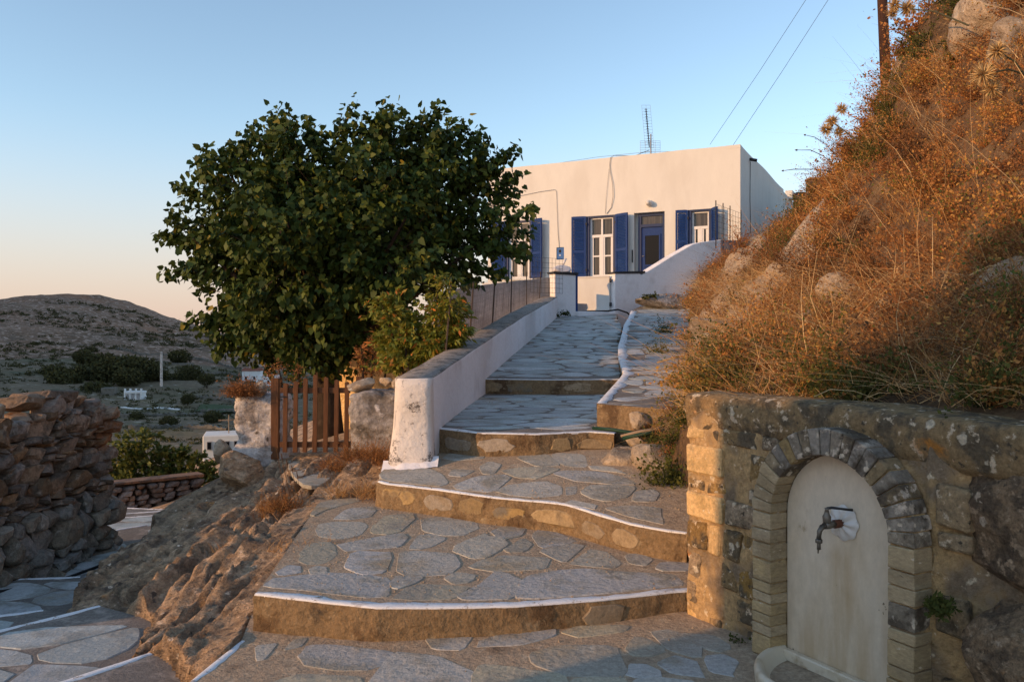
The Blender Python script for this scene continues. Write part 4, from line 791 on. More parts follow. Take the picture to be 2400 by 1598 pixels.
# ------------------------------------------------------------------ drystone wall on the left
lw = empty('drystone_wall'); tag(lw, 'dark ruined drystone wall with ragged top beside the lower steps', 'wall')
RK = [rock_mesh('wall_stone_mesh', M['drystone'], 40+s, 3, .62, 9, .13, False, .02) for s in range(9)]; RKp = [rock_mesh('pale_stone_mesh', M['paledrystone'], 60+s, 3, .55, 9, .13, False, .02) for s in range(6)]
def wallx(y): return -4.86+.045*(y-7.3)
def wtop(y): return float(np.interp(y, [4, 6.2, 7.25, 7.7, 8.0, 8.6, 9.0, 9.25], [.55, .66, .72, .78, .93, .96, .86, .78]))
wbase = lambda y: -.98 if y > 8.4 else -.90
b = MB(); pts = [(4.2, -1.3), (9.15, -1.3), (9.12, .62), (8.2, .74), (7.3, .58), (4.2, .42)]
extr(b, [(wallx(y)-.10, y, z) for y, z in pts], (-.5, 0, 0)); b.build('rubble_core', M['core'], lw)
rg = np.random.default_rng(5); z = -1.0
def stone(me, x, y, z, d, w, h, tilt=.12): rock('stone', me, (x, y, z), (d, w, h), (rg.uniform(-tilt, tilt), rg.uniform(-tilt, tilt), rg.uniform(-tilt, tilt)), parent=lw)
while z < .95:
    low = z < -.30; hgt = rg.uniform(.11, .24) if low else rg.choice([.05, .07, .09, .11, .14, .17]); y = 6.75+rg.uniform(-.1, .1)
    while y < 9.25:
        w = rg.uniform(.14, .42) if low else rg.uniform(.8, 2.6)*max(hgt, .085); zc_ = z+hgt/2+rg.uniform(-.02, .02)
        if zc_+hgt*.3 < wtop(min(y+w/2, 9.2)):
            off = (.10*(1-(z+1)/.7)+.05) if low else 0
            if rg.random() < .2 and not low:
                stone(RK[rg.integers(7)], wallx(y)+off-.03, y+w/2, zc_-hgt*.25, .13, w*.60, hgt*.31); stone(RK[rg.integers(9)], wallx(y)+off-.03, y+w/2, zc_+hgt*.27, .13, w*.58, hgt*.31)
            else: stone((RKp if low else RK)[rg.integers(5)], wallx(y)+off-.03+rg.uniform(-.03, .03), y+w/2, zc_, .16, w*.60, hgt*rg.uniform(.55, .74), .16)
        y += w+rg.uniform(-.01, .02)
    z += hgt*.92
for zz in np.arange(-.95, .75, .15):                                             # quoins on the end
    w = rg.uniform(.16, .3); stone((RKp if zz < -.3 else RK)[rg.integers(5)], wallx(9.2)-w*.5+.08, 9.22+rg.uniform(-.04, .04), zz, w, .13, .085)
for y, w, h, d in ((6.3, .34, .08, .26), (7.0, .38, .09, .26), (7.55, .22, .10, .22), (8.0, .26, .08, .22), (8.42, .36, .09, .25), (8.85, .22, .07, .22), (7.3, .12, .10, .12), (8.12, .12, .08, .13), (9.12, .16, .06, .18)):
    stone(RK[rg.integers(7)], wallx(y)-.16, y, wtop(y)-.03+(.03 if w < .2 else 0), d, w, h, .16)
rock('loose_stone', rock_mesh('capstone_mesh', M['hillrock'], 77, 3, .2, 8, .12), (wallx(7.55)-.10, 7.62, .86), (.09, .12, .15), (.2, .1, .4), 'upright sunlit orange stone on top of the drystone wall', 'stone')
rock('boulder', rock_mesh('boulder_mesh', M['paledrystone'], 91, 5, .2, 9, .12, True, .03), (-4.62, 6.75, -.62), (.22, .34, .33), (0, .1, .2), 'big rounded grey boulder at the foot of the drystone wall')
b = MB(); b.tube([(-4.85, 6.2, -.62), (-4.55, 7.0, -.66), (-4.42, 7.7, -.78), (-4.32, 8.3, -.80), (-4.2, 8.8, -.74), (-4.25, 9.5, -.80), (-4.3, 10.2, -.96)], .016, 8)
tag(b.build('hose', M['rubber'], None, True), 'black hose lying along the foot of the drystone wall', 'hose')
# low reddish wall further down the path
rw = empty('low_stone_wall'); tag(rw, 'low reddish stone wall with flat top beyond the lower steps', 'wall')
RKr = [rock_mesh('red_stone_mesh', M['redstone'], 120+s, 2, .5, 5, .08) for s in range(4)]
A, B = P(225, 1195, 14.6), P(470, 1190, 15.8); A[2] = -1.75; B[2] = -1.75; dv = (B-A)/np.linalg.norm(B-A); Lw = np.linalg.norm(B-A); nv_ = np.array([-dv[1], dv[0], 0])
b = MB(); b.box((A+B)/2+np.array([0, 0, .30])+nv_*.2, (Lw, .3, .60), (dv, nv_, (0, 0, 1))); b.build('wall_core', M['core'], rw)
b = MB(); b.box((A+B)/2+np.array([0, 0, .635])+nv_*.17, (Lw+.1, .42, .06), (dv, nv_, (0, 0, 1)), .025); b.build('coping', M['redstone'], rw, False, .01)
zz = .0
while zz < .56:
    s = 0; hgt = rg.uniform(.09, .15)
    while s < Lw:
        w = rg.uniform(.12, .32); p = A+dv*(s+w/2)+np.array([0, 0, zz+hgt/2]); rock('stone', RKr[rg.integers(4)], p, (w*.55, .12, hgt*.58), (0, 0, math.atan2(dv[1], dv[0])+rg.uniform(-.1, .1)), parent=rw); s += w
    zz += hgt*.95

# ------------------------------------------------------------------ wooden gate between two rough piers
def rough_block(name, corners, z0, z1, m, parent=None, amp=.04, n=22, taper=0.0, seed=0, topn=None):
    """block with lumpy faces; corners: 4 xy points (ccw)"""
    c = np.mean(corners, 0); V = []; per = []
    for k in range(4):
        for t in np.linspace(0, 1, 9)[:-1]: per.append(np.array(corners[k])*(1-t)+np.array(corners[(k+1) % 4])*t)
    per = np.array(per); per = .5*per+.25*np.roll(per, 1, 0)+.25*np.roll(per, -1, 0); m_ = len(per); zs = np.linspace(z0, z1, n)
    for z in zs:
        s = 1-taper*(z-z0)/(z1-z0); q = c+(per-c)*s; nn = fbm(np.column_stack([q*4, np.full(m_, z*4)])+seed, 4)*amp+ridged(np.column_stack([q*9, np.full(m_, z*11)])+seed, 2)*amp*.35
        d = (q-c)/np.linalg.norm(q-c, axis=1)[:, None]; V.append(np.column_stack([q+d*nn[:, None], z+0*nn+(nn*.8 if z == zs[-1] else 0)]))
    V.append(np.column_stack([c+(V[-1][:, :2]-c)*.6, V[-1][:, 2]+.03])); n += 1
    V = np.vstack(V); i = np.arange(m_); j = (i+1) % m_
    Q = np.concatenate([np.stack([r*m_+i, r*m_+j, (r+1)*m_+j, (r+1)*m_+i], 1) for r in range(n-1)])
    return ob(name, npmesh(name, V, [Q, (np.arange(m_)+(n-1)*m_)[None]], m, True), parent)
def quad_at(x0, x1, Y, d, skew=0): 
    a, c = (x0-1200)/F*Y, (x1-1200)/F*Y; return [(a, Y), (c, Y+skew), (c+.02, Y+d+skew), (a-.02, Y+d)]
pier = rough_block('gate_pier', quad_at(536, 664, 8.75, .5, .1), -.1, .92, M['pier'], None, .10, 44, .24, 3); tag(pier, 'crumbling whitewashed stone pier with a dry bush on top beside the wooden gate', 'pier')
pier2 = rough_block('gate_pier', quad_at(814, 945, 8.2, .5, .0), .0, 1.0, M['piergrey'], None, .07, 40, .06, 9); tag(pier2, 'stubby grey stone pier between the wooden gate and the white parapet', 'pier')
SM = [rock_mesh('loose_stone_mesh', M['hillrock'], 200+s, 4, .2, 10, .12, True, .03) for s in range(5)]
p = P(850, 902, 8.4); rock('loose_stone', SM[0], p, (.17, .15, .09), (0, -.25, .1), 'flat grey stone leaning on the pier beside the wooden gate', 'stone')
p = P(905, 893, 8.4); rock('loose_stone', SM[1], p, (.085, .1, .06), (0, .2, .5), 'middle one of the three stones on the grey pier', 'stone')
p = P(932, 897, 8.35); rock('loose_stone', SM[2], p, (.06, .08, .075), (0, .4, .2), 'small orange stone on the grey pier, touching the parapet', 'stone')
p = P(603, 912, 8.85); rock('loose_stone', SM[3], p+np.array([0, .1, 0]), (.075, .08, .10), (.2, .2, .2), 'pointed sunlit stone on top of the whitewashed pier', 'stone')
p = P(560, 1100, 8.5); rock('boulder', rock_mesh('boulder_mesh', M['rock'], 143, 5, .1, 14, .16, False, .06), p, (.30, .36, .22), (.1, .2, .4), 'brown jagged rock at the foot of the whitewashed pier')
p = P(520, 1060, 8.9); rock('boulder', SM[4], p, (.12, .14, .15), (.2, .4, .4), 'small tilted rock wedged against the whitewashed pier')
gate = empty('picket_gate'); tag(gate, 'brown wooden picket gate with arched top between two stone piers', 'gate')
GY = 8.75
for x, t in ((669, 897), (693, 892), (716, 885), (739, 877), (764, 883), (789, 889), (813, 894)):
    a = P(x, t, GY); c = P(x-2, 1060, GY); b = MB(); w = .024; zt, zb = a[2], c[2]
    extr(b, [(c[0]-w, GY, zb), (c[0]+w, GY, zb), (a[0]+w, GY, zt-.015), (a[0], GY, zt), (a[0]-w, GY, zt-.012)], (0, .02, 0)); b.build('picket', M['wood'], gate, False, .002)
for y in (915, 1042):
    a, c = P(655, y, GY+.02), P(820, y, GY+.02); b = MB(); b.box((a+c)/2+np.array([0, .022, 0]), (c[0]-a[0], .03, .06)); b.build('rail', M['wood'], gate, False, .003)
for x, t, bt in ((646, 886, 1075), (842, 882, 960)):
    a, c = P(x, t, GY+.1), P(x, bt, GY+.1); b = MB(); b.box((a+c)/2, (.085 if x < 700 else .06, .08, a[2]-c[2])); b.build('post', M['wood'], gate, False, .004)
b = MB(); b.tube([P(656, 930, GY-.01), P(672, 930, GY-.012)], .008, 6); b.build('latch', M['iron'], gate)
# slab threshold in front of the gate
q = onto([(668, 1082), (700, 1062), (785, 1062), (800, 1080), (775, 1120), (740, 1138), (700, 1130)], lambda x, y: .24)
doorstep = slab('doorstep', chaikin(q, 1), lambda x, y: .225, None, M['flag'], .004); tag(doorstep, 'flat grey doorstep slab in front of the wooden gate', 'slab')
# sun-caught earth bank and rubble wall behind the gate
bank = rough_block('garden_bank', [(-3.2, 13.9), (-.60, 13.3), (-.3, 14.3), (-3.2, 14.9)], -.2, 1.75, M['ochre'], None, .10, 22, .10, 31); tag(bank, 'ochre rubble bank behind the tree trunk', 'bank')
# ------------------------------------------------------------------ the white house
M['pane'] = mat('pane_curtained', (.045, .034, .028, 1), [((.09, .072, .06, 1), 3, .45, .65)], rough=.18, spec=.4, bump=0, stretch=(5, 5, .2))
HC = np.array([6.88, 24.0]); HA = np.array([-.9063, .4226]); HN = np.array([-.4226, -.9063]); HB = np.array([.48, .877])
def hp(s, n, z): return np.array([*(HC+HA*s+HN*n), z])
HAX = ((HA[0], HA[1], 0), (HN[0], HN[1], 0), (0, 0, 1)); SL, ZB, ZT = 8.51, 2.4, 7.47
house = empty('white_house'); tag(house, 'white cubic house with blue shutters and blue door at the top of the path', 'house')
OPEN = [(.84, 1.58, 3.95, 5.60), (2.31, 3.30, 3.35, 5.62), (3.90, 4.91, 3.62, 5.62), (6.85, 7.85, 3.66, 5.64), (5.69, 5.96, 4.25, 4.66)]
sb = sorted(set([round(x, 4) for x in np.linspace(0, SL, 36)]+[v for o in OPEN for v in o[:2]])); zb = sorted(set([round(x, 4) for x in np.linspace(ZB, ZT, 22)]+[v for o in OPEN for v in o[2:]]))
idx = {}; b = MB()
for i, s in enumerate(sb):
    for j, z in enumerate(zb):
        e = .010*fbm(np.array([[s*.9, z*.9, 3.]]), 3)[0]; ed = any(abs(s-o[0])+abs(s-o[1]) < o[1]-o[0]+.2 and o[2]-.1 < z < o[3]+.1 for o in OPEN)
        p = hp(s, 0 if ed else e, z+(.018*fbm(np.array([[s*1.1, 0, 9.]]), 3)[0] if j == len(zb)-1 else 0)); idx[i, j] = len(b.v); b.v.append(tuple(p))
for i in range(len(sb)-1):
    for j in range(len(zb)-1):
        cs, cz = (sb[i]+sb[i+1])/2, (zb[j]+zb[j+1])/2
        if any(o[0] < cs < o[1] and o[2] < cz < o[3] for o in OPEN): continue
        b.face((idx[i, j], idx[i, j+1], idx[i+1, j+1], idx[i+1, j]))
for s0, s1, z0, z1 in OPEN:                                                      # reveals
    d = -.24 if s1-s0 > .4 else -.10; q = [(s0, z0), (s1, z0), (s1, z1), (s0, z1)]
    for k in range(4):
        (a, c), (e, g) = q[k], q[(k+1) % 4]; b.add([hp(a, 0, c), hp(e, 0, g), hp(e, d, g), hp(a, d, c)], [(0, 1, 2, 3)])
    b.add([hp(s0, d, z0), hp(s1, d, z0), hp(s1, d, z1), hp(s0, d, z1)], [(0, 1, 2, 3)])
# right-hand side, left side, back, roof
side = np.array([HC+HB*t for t in np.linspace(0, 7.2, 20)]); st = [ZT-.12*math.sin(t*1.3)*.2-.02*k*.4 for k, t in enumerate(np.linspace(0, 7.2, 20))]
n0 = len(b.v); b.v += [(x, y, ZB) for x, y in side]+[(x, y, z) for (x, y), z in zip(side, st)]
for k in range(19): b.face((n0+k, n0+k+1, n0+20+k+1, n0+20+k))
lf = HC+HA*SL; bl = lf+HB*7.2; br = side[-1]
b.add([(*lf, ZB), (*bl, ZB), (*bl, ZT), (*lf, ZT)], [(0, 1, 2, 3)]); b.add([(*bl, ZB), (*br, ZB), (*br, ZT-.15), (*bl, ZT)], [(0, 1, 2, 3)])
hme = bpy.data.meshes.new('wall'); hme.from_pydata(b.v, [], b.f); hme.materials.append(M['house']); hme.update(); ob('wall', hme, house)
b = MB(); b.add([(*HC, ZT-.10), (*lf, ZT-.10), (*bl, ZT-.10), (*br, ZT-.22)], [(0, 1, 2, 3)]); b.build('roof', M['greywall'], house)
# lower annexe behind
b = MB(); a0 = HC+HB*7.2; pts = [a0, HC+HB*10.2, HC+HB*10.2+HA*4, a0+HA*4]; b.prism([tuple(p) for p in pts], 3.0, lambda x, y: 7.28-.035*(y-30)); b.build('annexe', M['house'], house, False, .04)
b = MB(); b.box((*(HC+HB*8.6), 7.3), (.5, .3, .35), ((HB[0], HB[1], 0), (HA[0], HA[1], 0), (0, 0, 1))); b.build('roof_upstand', M['house'], house, False, .03)
def hbox(b, s0, s1, n0, n1, z0, z1): b.box(hp((s0+s1)/2, (n0+n1)/2, (z0+z1)/2), (abs(s1-s0), abs(n1-n0), abs(z1-z0)), HAX)
def window(s0, s1, z0, z1, tz, cols, rows, tcols):
    b = MB(); d0, d1 = -.20, -.12; f = .06
    hbox(b, s0+.10, s0+.10+f, d0, d1, z0, z1-.04); hbox(b, s1-.10-f, s1-.10, d0, d1, z0, z1-.04); hbox(b, s0+.10, s1-.10, d0, d1-.003, z1-.04-f, z1-.04); hbox(b, s0+.10, s1-.10, d0, d1-.003, z0, z0+.09)
    hbox(b, s0+.10, s1-.10, d0, d1+.012, tz-.045, tz+.045)
    ws = np.linspace(s0+.10+f, s1-.10-f, cols+1)
    for k in range(1, cols): hbox(b, ws[k]-.045, ws[k]+.045, d0, d1+.006, z0+.09, tz)
    wt = np.linspace(s0+.10+f, s1-.10-f, tcols+1)
    for k in range(1, tcols): hbox(b, wt[k]-.03, wt[k]+.03, d0, d1+.003, tz+.045, z1-.1)
    zr = np.linspace(z0+.09, tz-.045, rows+1)
    for k in range(1, rows): hbox(b, s0+.16, s1-.16, d0, d1, zr[k]-.025, zr[k]+.025)
    for k in range(cols): hbox(b, ws[k]+(.045 if k else 0), ws[k]+(.045 if k else 0)+.05, d0, d1-.006, z0+.09, tz-.045); hbox(b, ws[k+1]-(.045 if k < cols-1 else 0)-.05, ws[k+1]-(.045 if k < cols-1 else 0), d0, d1-.006, z0+.09, tz-.045)
    w = b.build('window', M['white'], house)
    for k in range(cols):
        for r in range(rows): p = MB(); hbox(p, ws[k]+.03, ws[k+1]-.03, d0+.01, d0+.025, zr[r]+.01, zr[r+1]-.01); p.build('pane', M['pane'], w)
    for k in range(tcols): p = MB(); hbox(p, wt[k]+.02, wt[k+1]-.02, d0+.01, d0+.025, tz+.04, z1-.09); p.build('pane', M['pane'], w)
    b = MB(); hbox(b, s0, s0+.10, -.235, -.015, z0, z1); hbox(b, s1-.10, s1, -.235, -.015, z0, z1); hbox(b, s0+.10, s1-.10, -.235, -.018, z1-.045, z1); b.build('window_surround', M['bluedark'], house)
    b = MB(); hbox(b, s0-.05, s1+.05, -.24, .05, z0-.05, z0-.002); b.build('window_sill', M['house'], house, False, .008)
def shutter(sh, sgn, ang, w, z0, z1, m='blue'):
    d = HA*sgn*math.cos(ang)+HN*math.sin(ang); nn = HN*math.cos(ang)-HA*sgn*math.sin(ang); o = HC+HA*sh+HN*.03
    ax = ((d[0], d[1], 0), (nn[0], nn[1], 0), (0, 0, 1)); pos = lambda t, k, z: np.array([*(o+d*t+nn*k), z])
    b = MB()
    for t in (.03, w-.03): b.box(pos(t, 0, (z0+z1)/2), (.06, .045, z1-z0), ax)
    for z in (z0+.05, (z0+z1)/2-.15, z1-.04): b.box(pos(w/2, 0, z), (w-.121, .042, .09), ax)
    s = b.build('shutter', M[m], house); b = MB(); z = z0+.12
    while z < z1-.10:
        tl = np.array([nn[0]*.55, nn[1]*.55, -.83]); up = np.array([nn[0]*.83, nn[1]*.83, .55]); b.box(pos(w/2, 0, z), (w-.13, .048, .010), ((d[0], d[1], 0), tuple(tl), tuple(up))); z += .048
    lo = b.build('louvre', M[m], s); lo["kind"] = "stuff"
    for z in (z0+.25, z1-.25): b = MB(); b.box(pos(-.01, .0, z), (.05, .055, .07), ax); b.build('hinge', M['iron'], s)
window(.84, 1.58, 3.95, 5.60, 5.05, 2, 2, 1); window(3.90, 4.91, 3.62, 5.62, 4.97, 2, 2, 2); window(6.85, 7.85, 3.66, 5.64, 5.0, 2, 2, 2)
shutter(1.58, 1, .20, .37, 3.95, 5.60); shutter(.84, -1, .95, .37, 3.95, 5.60); shutter(4.91, 1, .16, .48, 3.62, 5.62); shutter(3.90, -1, .42, .50, 3.62, 5.62); shutter(7.85, 1, .16, .48, 3.66, 5.64); shutter(6.85, -1, .42, .50, 3.66, 5.64)
# door
s0, s1 = 2.31, 3.30; b = MB()
for a, c, z0, z1 in ((s0+.02, s0+.10, 3.35, 5.60), (s1-.20, s1-.10, 3.35, 5.60)): hbox(b, a, c, -.23, -.14, z0, z1)
hbox(b, s0+.10, s1-.20, -.23, -.145, 5.52, 5.60); hbox(b, s0+.10, s1-.20, -.23, -.13, 5.17, 5.26); b.build('door_frame', M['bluedark'], house)
b = MB(); hbox(b, s0+.10, s1-.20, -.225, -.18, 3.36, 5.17); dr = b.build('door', M['blue'], house)
b = MB(); hbox(b, s0+.22, s1-.32, -.18, -.165, 3.98, 4.90)
b.build('door_glass', M['glass'], dr)
b = MB()
for a, c, z0, z1 in ((s0+.17, s0+.22, 3.93, 4.95), (s1-.32, s1-.27, 3.93, 4.95), (s0+.22, s1-.32, 4.90, 4.95), (s0+.22, s1-.32, 3.93, 3.98), (s0+.20, s1-.30, 3.55, 3.80)): hbox(b, a, c, -.18, -.15, z0, z1)
b.build('door_moulding', M['blue'], dr); b = MB(); b.tube([hp(s1-.24, -.16, 4.25), hp(s1-.24, -.10, 4.25), hp(s1-.30, -.10, 4.25)], .012, 6); b.build('handle', M['galv'], dr)
b = MB(); hbox(b, s0+.10, s1-.20, -.21, -.19, 5.26, 5.52); b.build('transom_pane', M['pane'], house)
b = MB(); hbox(b, s1+.03, s1+.06, 0, .05, 4.05, 4.45); b.build('door_bracket', M['iron'], house)
# things on the facade
wl = empty('wall_lamp'); tag(wl, 'round glass wall lamp above the blue door', 'lamp')
c = hp(2.79, .0, 5.89); n3 = np.array([HN[0], HN[1], 0]); b = MB(); b.lathe([(.105, 0), (.11, .02), (.10, .05), (.085, .07)], c, n3, 20); b.build('lamp_base', M['white'], wl, True)
b = MB(); b.lathe([(.082, .0), (.092, .05), (.088, .12), (.07, .17), (.04, .20), (.0, .21)], c+n3*.06, n3, 20); b.build('lamp_globe', M['lampglass'], wl, True)
mb = empty('meter_box'); tag(mb, 'small blue electric meter box set in the white facade', 'box')
b = MB(); hbox(b, 5.70, 5.95, -.09, -.02, 4.26, 4.65); b.build('cover', M['blue_bright'], mb, False, .01)
b = MB(); hbox(b, 5.80, 5.88, -.02, -.015, 4.48, 4.58); b.build('viewing_window', M['glass'], mb)
b = MB(); hbox(b, 5.81, 5.87, -.02, -.016, 4.38, 4.41); b.build('sticker', M['white'], mb)
def cable(name, pts, r, m, label, cat='cable'):
    b = MB(); b.tube(pts, r, 5); return tag(b.build(name, m, None, True), label, cat)
cable('cable', [hp(5.85, .02, 4.66), hp(5.9, .025, 5.2), hp(5.93, .025, 6.0), hp(5.95, .025, 6.52), hp(6.0, .03, 6.58), hp(6.5, .03, 6.56), hp(7.5, .03, 6.45)], .007, M['galv'], 'dark cable bent round from the meter box up the white facade')
cable('cable', [hp(4.2, .02, 5.66), hp(4.05, .03, 5.85), hp(3.98, .05, 6.2), hp(4.0, .05, 6.6), hp(4.08, .04, 7.0), hp(4.10, .03, 7.22), hp(4.07, .04, 7.46), hp(3.95, 0, 7.52), hp(3.4, -.4, 7.54), hp(3.08, -1.0, 7.82)], .010, M['galv'], 'grey aerial cable hanging in a loop from the roof edge to the window')
cable('cable', [hp(4.25, .02, 5.66), hp(4.22, .03, 6.2), hp(4.12, .03, 7.1)], .005, M['galv'], 'thin pale wire running straight down to the middle window')
b = MB(); b.tube([np.array([*(HC+HB*1.3), 7.28]), np.array([*(HC+HB*1.3-HA*.22), 7.22])], .05, 8); tag(b.build('rain_spout', M['iron'], None, True), 'dark rain spout sticking out high on the shaded side wall', 'spout')
cable('cable', [np.array([*(HC+HB*1.3-HA*.02), 7.2]), np.array([*(HC+HB*1.25-HA*.02), 6.0]), np.array([*(HC+HB*1.3-HA*.03), 5.0]), np.array([*(HC+HB*1.5-HA*.03), 4.7])], .010, M['iron'], 'black cable hanging down the shaded side wall')
# antenna
ant = empty('tv_antenna'); tag(ant, 'roof television antenna with tilted boom and mesh reflector', 'antenna')
AB = hp(3.02, -1.0, 7.35); b = MB(); b.tube([AB, AB+np.array([0, 0, 1.0])], .022, 6); b.build('mast', M['galv'], ant)
bt0, bt1 = AB+np.array([-.06, -.05, .55]), AB+np.array([-.22, -.35, 1.72]); bd = (bt1-bt0); b = MB(); b.tube([bt0, bt1], .016, 5)
b.build('boom', M['iron'], ant)
bdir = bd/np.linalg.norm(bd); ex = np.array([1., 0, 0])
for k in range(15):
    p = bt0+bd*(.12+.88*k/14); b = MB(); b.tube([p-ex*.045+np.array([0, 0, -.03]), p, p+ex*.045+np.array([0, 0, -.03])], .009, 4); b.build('element', M['iron'], ant)
def wire_grid(b, o, ux, uz, w, h, nx, nz, r):
    ux = np.array(ux, float); uz = np.array(uz, float)
    for k in range(nx+1): p = o+ux*w*k/nx; b.tube([p, p+uz*h], r, 3, False)
    for k in range(nz+1): p = o+uz*h*k/nz; b.tube([p, p+ux*w], r, 3, False)
b = MB(); wire_grid(b, AB+np.array([-.33, .12, .0]), (1, 0, 0), (0, 0, 1), .66, .80, 4, 14, .005); b.build('reflector', M['galv'], ant)
b = MB(); wire_grid(b, bt0+np.array([-.12, .06, 0]), (1, 0, 0), bdir, .28, 1.35, 2, 14, .004); b.build('side_mesh', M['galv'], ant)
cable('cable', [hp(8.0, -.3, 7.50), hp(6.5, -.5, 7.56), hp(4.8, -.8, 7.72), AB+np.array([0, 0, .42]), hp(1.5, -.9, 7.60), hp(.9, -.5, 7.5)], .006, M['galv'], 'thin guy wire stretched along the roof through the antenna')
# utility pole and wires
pole = empty('utility_pole'); tag(pole, 'dark wooden utility pole rising behind the weedy slope', 'pole')
b0, b1 = P(2083, 330, 20), P(2056, -260, 20); b = MB(); b.tube([b0, b0*.5+b1*.5, b1], [.14, .12, .10], 10); b.build('pole_shaft', M['polewood'], pole, True)
b = MB()
for yy_, sg in ((8, 1), (-40, -1), (-70, 1)): p = P(2063+sg*11, yy_, 20); b.tube([p, p+np.array([sg*.12, 0, .01]), p+np.array([sg*.13, 0, .08])], .018, 5)
st_ = b.build('step_iron', M['iron'], pole)
b = MB(); p = P(2058, -215, 20); b.box(p+np.array([0, -.1, 0]), (1.5, .1, .1)); b.build('cross_arm', M['polewood'], pole)
cable('overhead_wire', [P(1664, 339, 27.5), P(1780, 168, 24), P(2012, -190, 19.8)], .006, M['iron'], 'overhead wire reaching the middle of the white roof', 'wire')
cable('overhead_wire', [P(1718, 341, 25.5), P(1835, 165, 23), P(2070, -200, 19.8)], .006, M['iron'], 'overhead wire reaching the roof corner nearest the slope', 'wire')

# ------------------------------------------------------------------ walls and gate in front of the house
GD = np.array([.848, .530]); GNn = np.array([.530, -.848]); G0 = np.array([1.61, 20.0])
def gp(t, n, z): return np.array([*(G0+GD*t+GNn*n), z])
GAX = ((GD[0], GD[1], 0), (GNn[0], GNn[1], 0), (0, 0, 1))
gpier = empty('white_gate_pier'); tag(gpier, 'white gate pier with dark slate cap at the end of the parapet', 'pier')
b = MB(); b.box(gp(-.33, -.11, 2.55), (.66, .22, 1.32), GAX); b.build('pier_body', M['parapet'], gpier, False, .02)
b = MB(); b.box(gp(-.33, -.11, 3.235), (.76, .30, .05), GAX, .008); b.build('pier_cap', M['iron'], gpier, False, .008)
bag = rock_mesh('bag_mesh', M['plastic'], 301, 4, 0, 2, .16, True); pb = empty('plastic_bag'); tag(pb, 'knotted white plastic bag lying on the gate pier cap', 'bag')
ob('bag_body', bag, pb, gp(-.36, -.11, 3.33), (0, 0, .3), (.24, .16, .12))
b = MB(); q = gp(-.36, -.11, 3.41); b.tube([q, q+np.array([.06, 0, .10]), q+np.array([.10, 0, .20])], [.035, .02, .03], 6); b.build('bag_knot', M['plastic'], pb, True)
gg = empty('garden_gate'); tag(gg, 'plain white sheet metal garden gate with blue post at the top of the ramp', 'gate')
H0 = gp(1.20, -.12, 0)[:2]; gd = HA
zt0 = 3.24; b = MB(); gpt = lambda t, n, z: np.array([*(H0+gd*t+HN*n), z]); b.box(gpt(.52, 0, 2.80), (1.0, .035, .90), HAX); b.build('gate_panel', M['house'], gg, False, .004)
for z in (3.23, 2.37): b = MB(); b.box(gpt(.52, .028, z), (1.0, .02, .035), HAX); b.build('gate_rail', M['house'], gg)
b = MB(); b.box(gp(.06, -.10, 2.75), (.075, .075, 1.06), GAX); b.build('gate_post', M['blue'], gg)
for z in (2.5, 3.12): b = MB(); b.box(gpt(-.01, .03, z), (.05, .05, .10), HAX); b.build('hinge', M['iron'], gg)
b = MB(); b.box(gp(.62, -.12, 2.22), (1.3, .5, .16), GAX, .01); tag(b.build('threshold', M['parapet'], None, False, .02), 'whitewashed threshold step under the white garden gate', 'step')
# stair wall climbing to the house terrace
sw = empty('stair_wall'); tag(sw, 'white stair wall with sloping top between the garden gate and the house corner', 'wall')
def tw(px):
    r = (px-1200)/F; return (r*G0[1]-G0[0])/(GD[0]-r*GD[1])
def zw(px, py): t = tw(px); return CZ-(py-799)/F*(G0[1]+GD[1]*t)
out = [(tw(1441), 1.9), (tw(1441), zw(1441, 641)), (tw(1502), zw(1502, 641)), (tw(1502)+.01, zw(1503, 645))]+[(tw(x), zw(x, y)) for x, y in ((1540, 622), (1580, 597), (1605, 583), (1622, 573), (1640, 568), (1690, 562))]+[(tw(1690), 1.9)]
b = MB(); extr(b, [gp(t, 0, z) for t, z in out], (-GNn[0]*.28, -GNn[1]*.28, 0)); b.build('wall_body', M['parapet'], sw, False, .015)
b = MB(); extr(b, [gp(t, .02, z) for t, z in ((tw(1439), zw(1439, 641)), (tw(1511), zw(1511, 640)), (tw(1511), zw(1511, 635)), (tw(1439), zw(1439, 637)))], (-GNn[0]*.34, -GNn[1]*.34, 0)); b.build('slate_cap', M['iron'], sw)
E0 = gp(tw(1690), 0, 0)[:2]; E1 = HC-HN*.0+HN*.02; dE = E1-E0
b = MB(); extr(b, [(*E0, 2.2), (*E1, 2.2), (*E1, 4.58), (*(E0+dE*.5), 4.50), (*E0, 4.44)], (-.15, .14, 0)); b.build('return_wall', M['greywall'], sw, False, .02)
# terrace fill between wall and house
b = MB(); q = [gp(1.3, -.29, 0)[:2], gp(tw(1690), -.29, 0)[:2], HC+HA*.05, HC+HA*4.0]; b.prism([tuple(p) for p in q], 2.0, 3.36); tag(b.build('terrace', M['greywall']), 'house terrace behind the stair wall', None, kind='structure')
b = MB(); q = [gp(1.3, -.3, 0)[:2], HC+HA*4.0, HC+HA*SL+HN*.0, HC+HA*SL+HN*2.2, gp(-.85, -.45, 0)[:2], gp(0, -.6, 0)[:2]]
for k in range(4): s = 2.25+.28*k; b.prism([tuple(p+(-HN)*k*.55) for p in (gp(.05, -.35, 0)[:2]-HA*.0, gp(1.2, -.35, 0)[:2])]+[tuple(HC+HA*3.6-HN*0), tuple(HC+HA*5.0)], 1.9, s)
tag(b.build('house_stairs', M['greywall']), 'hidden steps from the white gate up to the blue door', None, kind='structure')
